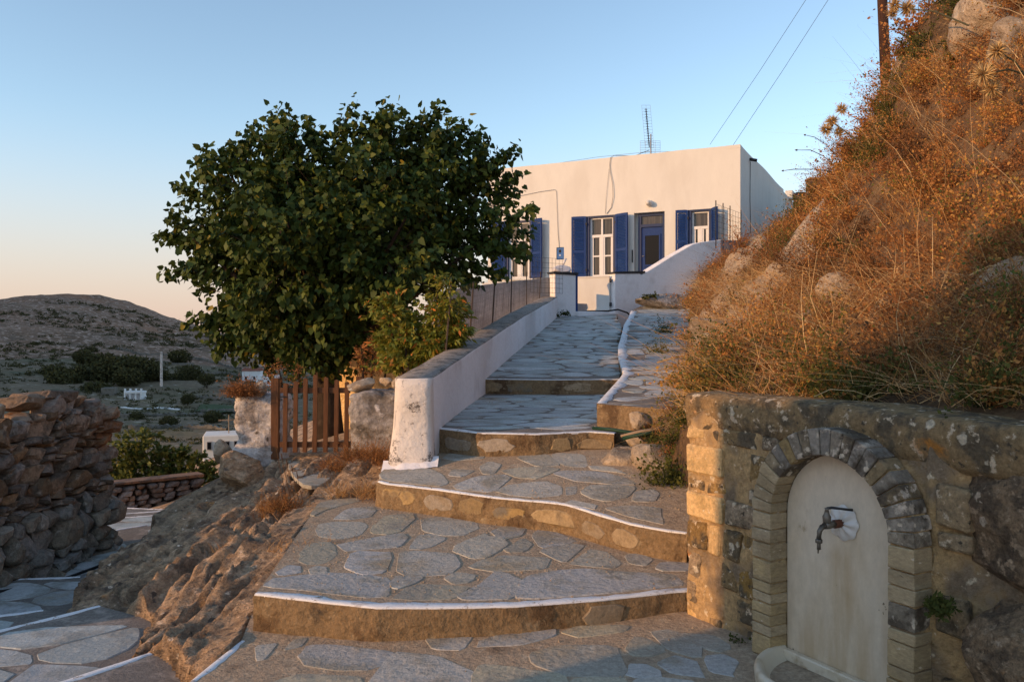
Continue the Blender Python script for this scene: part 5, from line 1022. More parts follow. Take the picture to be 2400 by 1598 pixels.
# grey terrace wall below the house windows
tw0 = gp(-.60, -.24, 0)[:2]; tdir = np.array([-.866, -.5]); tq = lambda t, z: (*(tw0+tdir*t), z)
gw = empty('terrace_wall'); tag(gw, 'plain grey rendered terrace wall behind the wire fence', 'wall')
b = MB(); extr(b, [tq(0, .6), tq(0, 3.13), tq(1.1, 3.0), tq(2.2, 2.84), tq(3.2, 2.66), tq(3.2, .6)], (-.15, .26, 0)); b.build('wall_body', M['greywall'], gw, False, .01)
b = MB(); q = [tw0+np.array([-.1, .31]), HC+HA*4.5, HC+HA*SL, tw0+tdir*3.1+np.array([-.16, .3])]; b.prism([tuple(p) for p in q], 1.5, 2.6); b.build('terrace_floor', M['greywall'], gw)
b = MB(); extr(b, [hp(4.6, .25, 2.9), hp(SL+.1, .25, 2.9), hp(SL+.1, .25, 3.56), hp(4.6, .25, 3.56)], (-HN[0]*.2, -HN[1]*.2, 0)); b.build('upper_kerb', M['house'], gw, False, .02)
# wire fence along the parapet
wf = empty('wire_fence'); tag(wf, 'sagging wire mesh fence on thin posts along the parapet top', 'fence')
fy = [9.6, 11.2, 13.0, 15.0, 17.2, 19.3]; fb = [np.array([np.interp(y, PY, RXn)-np.interp(y, PY, TH)-.03, y, np.interp(y, PY, PT)-.15]) for y in fy]; lean = [(.12, .95), (.10, .92), (.08, .90), (.03, .88), (.0, .85), (.06, .80)]
ft = [p+np.array([l*.9, 0, h]) for p, (l, h) in zip(fb, lean)]
for p, q in zip(fb, ft): b = MB(); b.tube([p-np.array([0, 0, .4]), q], .012, 5); b.build('fence_post', M['rustmetal'], wf)
for k in range(len(fy)-1):
    b = MB(); n = int((fy[k+1]-fy[k])/.11)
    for i in range(n):
        t = i/n; lo = fb[k]*(1-t)+fb[k+1]*t; hi = ft[k]*(1-t)+ft[k+1]*t; hi = hi-np.array([0, 0, .04*math.sin(math.pi*t)]); b.tube([lo, (lo+hi)/2+np.array([.02*math.sin(i), 0, 0]), hi], .0013, 3, False)
    for j in range(10):
        t = j/9; lo = fb[k]*(1-t)+ft[k]*t; hi = fb[k+1]*(1-t)+ft[k+1]*t; b.tube([lo, (lo+hi)/2-np.array([0, 0, .04*t]), hi], .0013, 3, False)
    b.build('wire_mesh', M['rustmetal'], wf)
wg = empty('wire_netting'); tag(wg, 'loose welded wire panel leaning on the white gate pier', 'fence')
b = MB(); wire_grid(b, gp(-1.45, .12, 2.72), (GD[0], GD[1], 0), (0, 0, 1), .95, .85, 9, 7, .004); b.build('wire_mesh', M['iron'], wg)
wg2 = empty('wire_netting'); tag(wg2, 'welded wire panel standing on the wall by the house corner', 'fence')
o2 = np.array([*(E0-dE*.25), 4.45]); d2 = dE/np.linalg.norm(dE); b = MB(); wire_grid(b, o2, (d2[0], d2[1], 0), (0, 0, 1), 2.0, .95, 9, 6, .005); b.build('wire_mesh', M['iron'], wg2)
for k in (0, .55, 1.1, 2.0): p = o2+np.array([d2[0], d2[1], 0])*k; b = MB(); b.tube([p-np.array([0, 0, 1.0 if k else .3]), p+np.array([0, 0, 1.05])], .016, 5); b.build('wire_post', M['iron'], wg2)
b = MB(); b.tube([gp(1.0, .02, 2.32), gp(1.25, .12, 2.36), gp(1.5, .2, 2.28), gp(1.62, .25, 2.15)], .022, 8); tag(b.build('hose', M['rubber'], None, True), 'short black hose poking out beside the white garden gate', 'hose')
# rubble steps and bedrock beside the stair wall
rock('boulder', rock_mesh('boulder_mesh', M['piergrey'], 401, 4, .1, 9, .12, True), P(1570, 705, 20.3)+np.array([0, 0, -.06]), (.95, .55, .26), (0, .05, .35), 'low grey bedrock hump below the white stair wall')
for k, (x, y, Y) in enumerate(((1648, 640, 20.9), (1638, 662, 20.6), (1632, 692, 20.1))):
    p = P(x, y, Y); b = MB(); b.box(p+np.array([.3, 0, -.14]), (.75, .5, .26), ((.92, .38, 0), (-.38, .92, 0), (0, 0, 1)), .03); tag(b.build('stone_step', M['hillrock'], None, False, .02), ['topmost rough stone step at the edge of the slope by the stair wall', 'middle rough stone step at the edge of the slope by the stair wall', 'lowest rough stone step at the edge of the slope by the stair wall'][k], 'step')
# brick-like stone pillars on the crest
for k, (x0, x1, t, bt, Y) in enumerate(((1864, 1890, 455, 545, 25.5), (1893, 1922, 423, 520, 27.0))):
    pl = empty('stone_pillar'); tag(pl, ['shorter brown stacked stone pillar behind the house', 'taller brown stacked stone pillar behind the house'][k], 'pillar')
    a, c = P(x0, t, Y), P(x1, bt, Y); w = c[0]-a[0]; z = c[2]
    while z < a[2]-.03:
        h = .10; b = MB(); b.box(((a[0]+c[0])/2+random.uniform(-.012, .012), Y, z+h/2), (w*random.uniform(.92, 1.04), .36, h-.012), None, .01); b.build('stone', M['redstone'], pl); z += h
    b = MB(); b.box(((a[0]+c[0])/2, Y, z+.03), (w*1.12, .42, .06)); b.build('cap', M['redstone'], pl)
b = MB(); b.tube([P(1880, 470, 25.6), P(1897, 450, 26.9)], .035, 5); tag(b.build('handrail', M['wood']), 'sloping wooden rail between the two stone pillars', 'rail')
# neighbouring house outside the frame, whose shade falls over the fountain
nb = np.array([1.075, 4.14])-np.array([.883, .469])*7.4; nh = empty('neighbour_house'); tag(nh, 'white neighbouring house whose corner shades the fountain', 'house')
b = MB(); d1_, d2_ = np.array([-.469, .883])*0+np.array([-.6, -.8]), np.array([.25, -.97]); ps = np.array([.469, -.883]); nm = nb+ps*.46; b.prism([tuple(nm), tuple(nm+d1_*5), tuple(nm+d1_*5+d2_*4), tuple(nm+d2_*4)], -1.5, 4.15); b.build('wall', M['house'], nh, False, .03)
b = MB(); b.prism([tuple(nb), tuple(nb+ps*.7), tuple(nb+ps*.7+d1_*2), tuple(nb+d1_*2)], -1.5, 2.90); b.build('annexe', M['house'], nh, False, .03)
# ------------------------------------------------------------------ plant geometry, all vectorised
def unit(v): return v/(np.linalg.norm(v, axis=-1, keepdims=True)+1e-9)
class Cloud:
    def __init__(s): s.V = []; s.Q = []; s.T3 = []; s.t = []; s.n = 0
    def ribbons(s, P0, D, L, Wd, bend, tint, seg=3, taper=.15):
        n = len(P0)
        if not n: return
        D = unit(D); side = unit(np.cross(D, RNG.normal(size=(n, 3)))); L = np.broadcast_to(L, n); Wd = np.broadcast_to(Wd, n); rows = []
        for k in range(seg+1):
            t = k/seg; c = P0+D*(L*t)[:, None]+bend*(L*t*t)[:, None]; w = (Wd*(1-(1-taper)*t)*.5)[:, None]; rows += [c-side*w, c+side*w]
        V = np.stack(rows, 1).reshape(-1, 3); base = s.n+np.arange(n)[:, None]*(2*(seg+1))
        for k in range(seg): s.Q.append(np.concatenate([base+2*k, base+2*k+1, base+2*k+3, base+2*k+2], 1))
        s.V.append(V); s.t.append(np.repeat(np.broadcast_to(tint, n), 2*(seg+1))); s.n += len(V)
    def diamonds(s, P0, A, Nn, L, Wd, tint, fold=.12):
        n = len(P0)
        if not n: return
        A = unit(A); B = unit(np.cross(A, Nn)); N2 = np.cross(B, A); L = np.broadcast_to(L, n)[:, None]; Wd = np.broadcast_to(Wd, n)[:, None]
        V = np.stack([P0, P0+A*L*.45+B*Wd*.5+N2*Wd*fold, P0+A*L, P0+A*L*.45-B*Wd*.5+N2*Wd*fold], 1).reshape(-1, 3)
        b = s.n+np.arange(n)[:, None]*4; s.Q.append(np.concatenate([b, b+1, b+2, b+3], 1)); s.V.append(V); s.t.append(np.repeat(np.broadcast_to(tint, n), 4)); s.n += len(V)
    def hearts(s, P0, A, Nn, L, tint):
        """broad folded leaf: base notch, two lobes, point"""
        n = len(P0); A = unit(A); B = unit(np.cross(A, Nn)); N2 = np.cross(B, A); L = L[:, None]; f = RNG.uniform(.10, .35, (n, 1)); cu = RNG.uniform(-.25, .1, (n, 1))
        pt = lambda a, b_: P0+A*L*a+B*L*b_+N2*L*(abs(b_)*f+cu*a*a)
        V = np.stack([pt(0, 0), pt(-.10, .26), pt(.28, .44), pt(.68, .24), pt(1.0, 0), pt(.68, -.24), pt(.28, -.44), pt(-.10, -.26)], 1).reshape(-1, 3)
        b = s.n+np.arange(n)[:, None]*8
        s.Q.append(np.concatenate([b, b+1, b+2, b+3], 1)); s.Q.append(np.concatenate([b, b+5, b+6, b+7], 1)); s.Q.append(np.concatenate([b, b+3, b+4, b+5], 1))
        s.V.append(V); s.t.append(np.repeat(tint, 8)); s.n += len(V)
    def mesh(s, name, m, smooth=False): return npmesh(name, np.vstack(s.V), [np.concatenate(s.Q)], m, smooth, np.concatenate(s.t))
def shrub(cl, bases, size, ntw, nleaf, tint0, tint1, rise=.9, leaf=.022, twig=.006, ups=None, droop=.15, flat=.6):
    """many twiggy shrubs at once: twigs fan out from each base, small leaves along them"""
    m = len(bases); B = np.repeat(bases, ntw, 0); S = np.repeat(np.broadcast_to(size, m), ntw); D = RNG.normal(size=(m*ntw, 3)); D[:, 2] = np.abs(D[:, 2])*rise+.12
    if ups is not None: D += np.repeat(ups, ntw, 0)*.6
    D = unit(D); L = S*RNG.uniform(.45, 1.1, m*ntw); bend = RNG.normal(0, .18, (m*ntw, 3)); bend[:, 2] -= droop
    T0 = np.repeat(np.broadcast_to(tint0, m), ntw); T1 = np.repeat(np.broadcast_to(tint1, m), ntw)
    P0 = B+RNG.normal(0, .05, (m*ntw, 3))*S[:, None]*[1, 1, .2]; cl.ribbons(P0, D, L, twig, bend, np.clip(T0+RNG.normal(0, .08, len(L)), 0, 1), 2)
    if nleaf:
        r = np.repeat(np.arange(m*ntw), nleaf); t = RNG.uniform(.25, 1.05, len(r)); q = P0[r]+D[r]*(L[r]*t)[:, None]+bend[r]*(L[r]*t*t)[:, None]+RNG.normal(0, .012, (len(r), 3))
        A = D[r]+RNG.normal(0, .9, (len(r), 3)); s = leaf*RNG.uniform(.6, 1.5, len(r)); cl.diamonds(q, A, RNG.normal(size=(len(r), 3)), s, s*flat, np.clip(T1[r]+RNG.normal(0, .10, len(r)), 0, 1))
def tuft(cl, bases, nb, L, W_, tint, spread=.5, ups=None, rad=.04, bendy=.35):
    m = len(bases); B = np.repeat(bases, nb, 0); D = RNG.normal(0, spread, (m*nb, 3)); D[:, 2] = 1
    if ups is not None: D += np.repeat(ups, nb, 0)*.5
    LL = np.repeat(np.broadcast_to(L, m), nb)*RNG.uniform(.4, 1.15, m*nb); bend = RNG.normal(0, bendy, (m*nb, 3)); bend[:, 2] = -np.abs(RNG.normal(0, bendy*.7, m*nb))
    cl.ribbons(B+RNG.normal(0, rad, (m*nb, 3))*[1, 1, .1], D, LL, W_*RNG.uniform(.6, 1.3, m*nb), bend, np.clip(np.repeat(np.broadcast_to(tint, m), nb)+RNG.normal(0, .17, m*nb), 0, 1), 3)

# ------------------------------------------------------------------ weeds on the slope
def slope_points(n, pxr=(1480, 2460), pyr=(-60, 1210), near_w=1.0, seed=1, yr=(2.7, 24)):
    rg = np.random.default_rng(seed); out = []
    while sum(len(o) for o in out) < n:
        q = np.column_stack([rg.uniform(.9, 11, 20000), rg.uniform(yr[0], yr[1], 20000)]); q = q[rg.random(len(q)) < np.clip((5/q[:, 1])**near_w, 0, 1)]
        d = q-FO; u = d@FU; nn = d@FN; ok = ~((u > -.32) & (nn < .33))
        for reg, f in PATHS[:6]: ok &= ~inpoly(q, reg)
        q = q[ok]; ok = np.ones(len(q), bool)
        e = (q-HC)@np.array([HN[0], HN[1]]); ok &= ~((e < .1) & (q[:, 1] > 22.5) & (q[:, 0] < 9)); q = q[ok]; sg = (q-G0)@GNn; q = q[~((sg < .1) & (q[:, 0] < 6.2) & (q[:, 1] > 18))]
        z = hill_z(q); p = np.column_stack([q, z]); px, py = project(p); k = (px > pxr[0]) & (px < pxr[1]) & (py > pyr[0]) & (py < pyr[1]); out.append(p[k])
    return np.vstack(out)[:n]
def slope_normal(p):
    e = .12; zx = hill_z(p[:, :2]+[e, 0])-hill_z(p[:, :2]-[e, 0]); zy = hill_z(p[:, :2]+[0, e])-hill_z(p[:, :2]-[0, e]); return unit(np.column_stack([-zx/(2*e), -zy/(2*e), np.ones(len(p))]))
def nstep(p, sc, off=0.): return fbm(np.column_stack([p[:, :2]*sc, p[:, 2]*sc])+off, 3)
def bare(p): return (rockmask(p[:, :2], HR(p[:, :2])) > .4) & (RNG.random(len(p)) < .85)
sp = slope_points(2600, near_w=.75, seed=3); sp = sp[~bare(sp)]; sn = slope_normal(sp); g = nstep(sp, .9, 4.); kind = np.clip(.34+.6*g+RNG.normal(0, .13, len(sp)), 0, .70)
green = (nstep(sp, .75, 31.)+RNG.normal(0, .10, len(sp))) > .26
cl = Cloud(); a = ~green; far = sp[:, 1] > 8
shrub(cl, sp[a & ~far], RNG.uniform(.12, .34, (a & ~far).sum()), 18, 7, kind[a & ~far]*.6+.05, kind[a & ~far], .9, .016, .0045, sn[a & ~far])
shrub(cl, sp[a & far], RNG.uniform(.18, .42, (a & far).sum()), 15, 6, kind[a & far]*.6+.05, kind[a & far], .9, .026, .006, sn[a & far])
# rounded cushions of thyme and spiny broom: each clump has its own colour
bp = slope_points(430, near_w=.6, seed=41); bp = bp[~bare(bp)]; bn = slope_normal(bp); col = RNG.choice([.05, .2, .3, .4, .5, .6, .66, .70, .70, .86], len(bp))
shrub(cl, bp, RNG.uniform(.22, .50, len(bp)), 70, 11, np.where(col > .75, .2, col*.5), col, .9, .018, .005, bn, .05)
o = ob('dry_scrub', cl.mesh('dry_scrub', M['scrub'])); tag(o, 'dense brown dry scrub covering the slope', None, kind='stuff')
cl = Cloud(); gp_ = sp[green]
shrub(cl, gp_, RNG.uniform(.16, .40, len(gp_)), 24, 12, .1, RNG.uniform(.2, .9, len(gp_)), .8, .020, .005, sn[green])
o = ob('green_scrub', cl.mesh('green_scrub', M['greenshrub'])); tag(o, 'small leaved green scrub growing among the dry weeds on the slope', None, kind='stuff')
gpnt = slope_points(5200, near_w=.75, seed=8); ok = (nstep(gpnt, 1.3, 70.) > -.10) & ~bare(gpnt); gpnt = gpnt[ok]; gn = slope_normal(gpnt)
cl = Cloud(); ti = np.clip(.48+1.0*nstep(gpnt, .8, 12.), .1, .98); ln = np.where(RNG.random(len(gpnt)) < .08, RNG.uniform(.4, .75, len(gpnt)), RNG.uniform(.10, .28, len(gpnt)))
tuft(cl, gpnt, 13, ln, .0042, ti, .55, gn, .05, .45)
lp = slope_points(620, near_w=.9, seed=77); tuft(cl, lp, 2, RNG.uniform(.45, 1.0, len(lp)), .0055, RNG.uniform(.75, 1, len(lp)), .6, slope_normal(lp), .03, .25)
# tangled straw lying over the foot of the slope behind the fountain
tp_ = slope_points(1500, (1650, 2460), (640, 1010), .6, 15); tuft(cl, tp_, 12, RNG.uniform(.2, .5, len(tp_)), .0036, RNG.uniform(.55, .95, len(tp_)), 1.3, slope_normal(tp_), .10, .7)
o = ob('dry_grass', cl.mesh('dry_grass', M['drygrass'])); tag(o, 'straw coloured dry grass tangled over the slope', None, kind='stuff')
# tall seed-headed shrubs breaking the skyline: individuals
def seed_shrub(px, py, Y, size, label, mtl='scrub', tints=(.25, .45), n=46, leafs=14, lsz=.03):
    b0 = P(px, py, Y); b0[2] = hz(b0[0], b0[1])-.02 if Y < 24 and b0[0] > .9 else b0[2]; r = empty('dry_shrub', b0); cl = Cloud(); o0 = np.zeros((1, 3))
    shrub(cl, o0, np.array([size]), n, 0, tints[0], tints[1], 1.6, lsz, .007, None, .05); ob('stems', cl.mesh('stems', M[mtl]), r); cl = Cloud(); st = RNG.bit_generator.state
    shrub(cl, o0, np.array([size]), n, leafs, tints[0], tints[1], 1.6, lsz, .004, None, .05, .8); ob('seed_heads', cl.mesh('seed_heads', M[mtl]), r); tag(r, label, 'shrub', 'shrubs on the slope'); return r
for a in ((2000, 395, 10.4, .62, 'rusty seed-headed shrub hanging over the skyline beside the pale slab rock'), (2030, 300, 10.0, .60, 'rusty shrub on the skyline left of the utility pole'), (2100, 200, 9.0, .40, 'rusty upright shrub at the foot of the utility pole'), (2140, 110, 8.2, .45, 'rusty shrub on the skyline right of the utility pole'), (1690, 650, 13, .45, 'rusty shrub spilling over the edge beside the white stair wall'), (1665, 720, 11, .5, 'rusty shrub below the pale boulder near the stair wall')): seed_shrub(*a)
seed_shrub(1580, 905, 9.0, .34, 'yellow flowering bush at the edge of the raised side path', 'yellowflower', (.1, .8), 40, 10, .035)
for px, py, Y, s, lab in ((1560, 1130, 6.1, .38, 'green bush hugging the end of the fountain wall'), (1580, 1010, 6.3, .36, 'green bush hanging beside the end of the raised side path'), (1545, 810, 12.2, .40, 'grey green bush leaning over the middle of the raised side path'), (1560, 765, 14.8, .40, 'small brown green bush at the upper part of the raised side path')):
    seed_shrub(px, py, Y, s, lab, 'greenshrub', (.2, .55), 60, 16, .024)
# thistles
def thistle(px, py, Y, r, heads, label, root):
    t = empty('thistle', root); root = np.array(root); c0 = P(px, py, Y); b = MB(); mid = (root+c0)/2+np.array([0, 0, .04]); b.tube([np.zeros(3), mid-root, c0-root], [.007, .006, .005], 5); b.build('stem', M['thistle'], t)
    cl = Cloud(); k = 14; tt = RNG.uniform(.1, .95, k); q = np.outer(1-tt, np.zeros(3))+np.outer(tt, c0-root); cl.diamonds(q, RNG.normal(size=(k, 3))+np.array([0, 0, .3]), RNG.normal(size=(k, 3)), RNG.uniform(.03, .06, k), .012, RNG.uniform(.1, .5, k)); ob('spiny_leaves', cl.mesh('spiny_leaves', M['thistle']), t)
    for dx, dz, sc in heads:
        cl = Cloud(); k = 220; D = unit(RNG.normal(size=(k, 3))); cc = c0-root+np.array([dx, 0, dz]); cl.ribbons(cc+D*r*sc*.2, D, r*sc*RNG.uniform(.6, 1.0, k), .010*sc, np.zeros((k, 3)), np.clip(RNG.normal(.7, .2, k), 0, 1), 2, .1); ob('flower_head', cl.mesh('flower_head', M['thistle']), t)
    tag(t, label, 'thistle', 'thistles on the slope')
thistle(1950, 285, 8.0, .075, ((0, 0, 1), (.10, .12, .9), (-.06, -.08, 1), (.07, -.10, .8)), 'dark thistle with a cluster of heads against the sky', P(2080, 400, 7.6))
thistle(2125, 20, 6.8, .075, ((0, 0, 1), (-.10, .03, .9), (-.12, -.04, .7)), 'thistle at the top edge of the picture above the slope', P(2270, 60, 6.2))
thistle(2305, 175, 5.1, .075, ((0, 0, 1.1), (.06, -.09, .9)), 'pale straw thistle head in the upper part of the slope', P(2420, 180, 5.2))
thistle(2338, 120, 5.2, .06, ((0, 0, 1.1),), 'greenish thistle head below the top boulder', P(2420, 200, 5.2))
# bent grass stalks against the sky
for k, (pts, lab) in enumerate((([(1960, 330), (1935, 325), (1910, 322), (1860, 322), (1832, 408 and 326)], 'lowest long grass stalk bending out against the sky'), ([(1955, 300), (1930, 278), (1900, 264), (1863, 264)], 'middle long grass stalk bending out against the sky'), ([(1955, 290), (1935, 268), (1910, 252), (1884, 246)], 'highest long grass stalk bending out against the sky'))):
    Yk = 10.5; dyo = [60, 88, 70][k]; b = MB(); q = [P(x, y+dyo+(15 if k == 0 else 0), Yk) for x, y in pts]; b.tube(q, [.006]*(len(q)-1)+[.003], 4); b.tube([q[-1], q[-1]*.85+q[-2]*.15], [.004, .014], 5); tag(b.build('grass_stalk', M['scrub'], None, True), lab, 'stalk')
# rocks on the slope
HRK = [rock_mesh('slope_rock_mesh', M['hillrock'], 500+s, 4, .12, 9, .13, True) for s in range(5)]
def srock(i, px, py, Y, w, h, d, rot, label): rock('rock', HRK[i], P(px, py, Y), (w, d, h), rot, label)
srock(0, 1893, 545, 12.4, .32, .90, .6, (0, .48, 0), 'tall slanting slab of pale rock on the crest beside the house')
srock(1, 1755, 640, 12.2, .40, .37, .4, (.2, .2, .3), 'rounded pale boulder below the house corner')
srock(2, 1815, 592, 13.2, .20, .20, .2, (.1, .5, .3), 'small pale stone above the rounded boulder')
srock(3, 1805, 835, 5.6, .10, .24, .14, (0, .6, .2), 'slanting pale rock in the weeds above the fountain')
srock(4, 1722, 875, 5.5, .10, .12, .12, (.1, .3, .5), 'grey rock poking from the weeds near the end of the fountain wall')
srock(0, 2345, 70, 6.6, .38, .30, .40, (.2, .3, .4), 'large boulder at the top of the slope')
srock(1, 2410, 5, 6.7, .4, .22, .4, (.1, .1, 1.2), 'second boulder at the very top corner of the slope')
srock(2, 2395, 130, 5.9, .22, .3, .3, (.1, -.3, 1), 'orange lit rock under the large top boulder')
srock(3, 2150, 760, 4.9, .30, .22, .3, (.3, .2, .4), 'sunlit earthy rock in the middle of the slope')
srock(4, 1470, 1083, 6.95, .27, .13, .2, (.1, .1, .2), 'smooth ochre rock at the edge of the paving below the side path')
srock(0, 1535, 1085, 6.7, .22, .15, .2, (.2, .1, .6), 'ochre rock beside the green bush at the paving edge')
srock(1, 1505, 988, 7.35, .15, .10, .12, (.1, .15, .2), 'squared pale stone under the end of the side path')
srock(2, 1490, 1036, 7.3, .10, .07, .1, (.1, .2, .3), 'small orange stone among the hoses below the side path')
srock(3, 1908, 922, 4.15, .055, .045, .06, (0, .1, .4), 'squared brown stone lying on the fountain wall')
srock(4, 1975, 905, 4.5, .06, .05, .06, (0, .3, .4), 'small orange stone just behind the fountain wall')
srock(0, 2185, 895, 3.85, .14, .10, .12, (.1, .2, .1), 'dusty grey stone in the dry grass behind the fountain')
srock(1, 2340, 705, 4.1, .12, .26, .2, (.1, .55, .1), 'grey lichened rock half hidden by shaded weeds')
srock(2, 1985, 700, 6.0, .26, .2, .2, (.1, .3, .1), 'buff rock showing through the dry scrub')
srock(3, 1690, 775, 9.2, .4, .16, .3, (.1, .2, .3), 'flat ledge of buff rock beside the raised side path')
srock(4, 1905, 775, 6.0, .2, .16, .2, (.2, .1, .3), 'small buff rock among green scrub')
b = MB(); b.tube([P(1390, 1003, 7.35), P(1430, 1006, 7.2), P(1470, 1012, 7.15), P(1500, 1016, 7.1)], .016, 8); tag(b.build('hose', M['hosegreen'], None, True), 'green hose end lying on the third step edge', 'hose')
b = MB(); b.tube([P(1460, 1027, 7.05), P(1500, 1018, 7.0), P(1545, 1012, 7.0)], .018, 7); tag(b.build('hose', M['hosegreen'], None, True), 'cut green hose lying below the squared stone', 'hose')
b = MB(); b.tube([P(1455, 1022, 7.1), P(1500, 1012, 7.05), P(1548, 1004, 7.0)], [.012, .018, .012], 5); tag(b.build('stick', M['deadwood'], None, True), 'split pale stick lying on the hoses', 'stick')
for k, (x0, y0, x1, y1) in enumerate(((1540, 850, 1615, 832), (1555, 865, 1600, 862))): b = MB(); b.tube([P(x0, y0, 10), P((x0+x1)/2, (y0+y1)/2-2, 10), P(x1, y1, 10)], [.015, .016, .010], 5); tag(b.build('stick', M['deadwood'], None, True), ['longer bleached stick lying across the side path edge', 'shorter bleached stick lying at the side path edge'][k], 'stick')
# clumps on the left rocks and on the pier
def clump(px, py, Y, size, label, nt=30, L=.3, tint=.4, rad=.12, bush=0):
    b0 = P(px, py, Y); b0[2] = b0[2]; cl = Cloud(); r = empty('grass_clump', b0); bs = RNG.normal(0, rad, (nt, 3))*[1, .7, .15]; tuft(cl, bs, 16, np.full(nt, L), .0045, tint, .55, None, .03, .4); ob('blades', cl.mesh('blades', M['drygrass']), r)
    if bush: cl = Cloud(); shrub(cl, bs[:bush], np.full(bush, size), 30, 6, .2, .35, .8, .014, .004); ob('twigs', cl.mesh('twigs', M['scrub']), r)
    tag(r, label, 'grass')
clump(650, 1200, 6.9, .2, 'orange dry grass clump on the bare rock left of the steps', 26, .24, .40, .10, 5)
clump(870, 1075, 7.6, .22, 'rusty dry grass clump at the foot of the parapet end', 30, .26, .35, .13, 8)
clump(800, 1100, 8.0, .2, 'greyish dry weeds beside the doorstep slab', 18, .18, .45, .12, 6)
clump(845, 1160, 6.95, .2, 'flattened straw on the bank beside the second step', 26, .22, .6, .12, 0)
clump(690, 1290, 5.4, .12, 'thin straw at the edge of the second lowest tread', 8, .12, .6, .08, 0)
clump(545, 1310, 6.0, .1, 'few dry stalks in a crack of the bare rock', 6, .16, .6, .10, 0)
p = P(580, 925, 8.85); r = empty('dry_bush', p); cl = Cloud(); bs = RNG.normal(0, .06, (7, 3))*[1, 1, .3]; shrub(cl, bs, np.full(7, .24), 90, 6, .18, .30, .7, .016, .006); ob('twigs', cl.mesh('twigs', M['scrub']), r); tag(r, 'round dry thorny bush growing on top of the whitewashed pier', 'bush')
b = MB()
for k in range(5): x = 655+k*9; b.tube([P(x+20, 1180, 7.0), P(x+8, 1130, 7.0), P(x-6+k*3, 1060+k*14, 7.0)], [.003, .0025, .002], 4); b.tube([P(x-6+k*3, 1060+k*14, 7.0), P(x-8+k*3, 1048+k*14, 7.0)], [.006, .003], 4)
tag(b.build('grass_stalk', M['drygrass'], None, True), 'tall thin seed stalks in front of the whitewashed pier', 'stalk')
cl = Cloud(); bs = np.array([fpt(1.36+.06*k, -.10-.03*(k % 2), .55+.02*k) for k in range(1)]); shrub(cl, bs, np.full(1, .05), 50, 8, .0, .45, .9, .02, .003); tag(ob('green_weed', cl.mesh('green_weed', M['greenshrub'])), 'small green weed between the two boulders', 'weed')
cl = Cloud(); bs = np.array([fpt(.30, -.07, .03)]); shrub(cl, bs, np.full(1, .07), 26, 8, .0, .3, .9, .018, .003); tag(ob('green_weed', cl.mesh('green_weed', M['greenshrub'])), 'tiny green weed at the foot of the arch', 'weed')
cl = Cloud(); bs = np.array([P(1325, 738, 19.6), P(1300, 740, 19.5), P(1530, 697, 19.8), P(1515, 700, 19.8)]); shrub(cl, bs, np.full(4, .14), 26, 8, .0, .3, .7, .04, .006); tag(ob('green_weed', cl.mesh('green_weed', M['greenshrub'])), 'dark green weeds at the foot of the white gate walls', None, kind='stuff')

# grit and crumbs lying on the paving
cl_v, cl_f = [], []
def scatter(reg, f, n, seed, smin, smax):
    rg = np.random.default_rng(seed); reg = np.asarray(reg); lo, hi = reg.min(0), reg.max(0)
    q = lo+rg.random((n*4, 2))*(hi-lo); q = q[inpoly(q, reg)]; q = q[fbm(np.column_stack([q*2.2, q[:, :1]*0]), 3) > -.12][:n]
    for x, y in q:
        r = rg.uniform(smin, smax)*rg.uniform(.4, 1); z = f(x, y)+.004; b0 = len(cl_v); a = rg.random()*6.28
        for k in range(4): cl_v.append((x+r*math.cos(a+k*1.57)*rg.uniform(.7, 1.2), y+r*math.sin(a+k*1.57)*rg.uniform(.7, 1.2), z-.004))
        cl_v.append((x+rg.uniform(-.3, .3)*r, y+rg.uniform(-.3, .3)*r, z+r*rg.uniform(.5, 1.1)))
        for k in range(4): cl_f.append((b0+k, b0+(k+1) % 4, b0+4))
scatter(R1, L1, 500, 1, .004, .012); scatter(R2, L2, 350, 2, .004, .012); scatter(R0, L0, 350, 3, .004, .012); scatter(R3, L3, 120, 4, .005, .014); scatter(R5, L5, 200, 5, .006, .02)
gme = bpy.data.meshes.new('grit'); gme.from_pydata(cl_v, [], cl_f); gme.materials.append(M['mortar']); tag(ob('grit', gme), 'grit and small crumbs lying on the paving', None, kind='stuff')

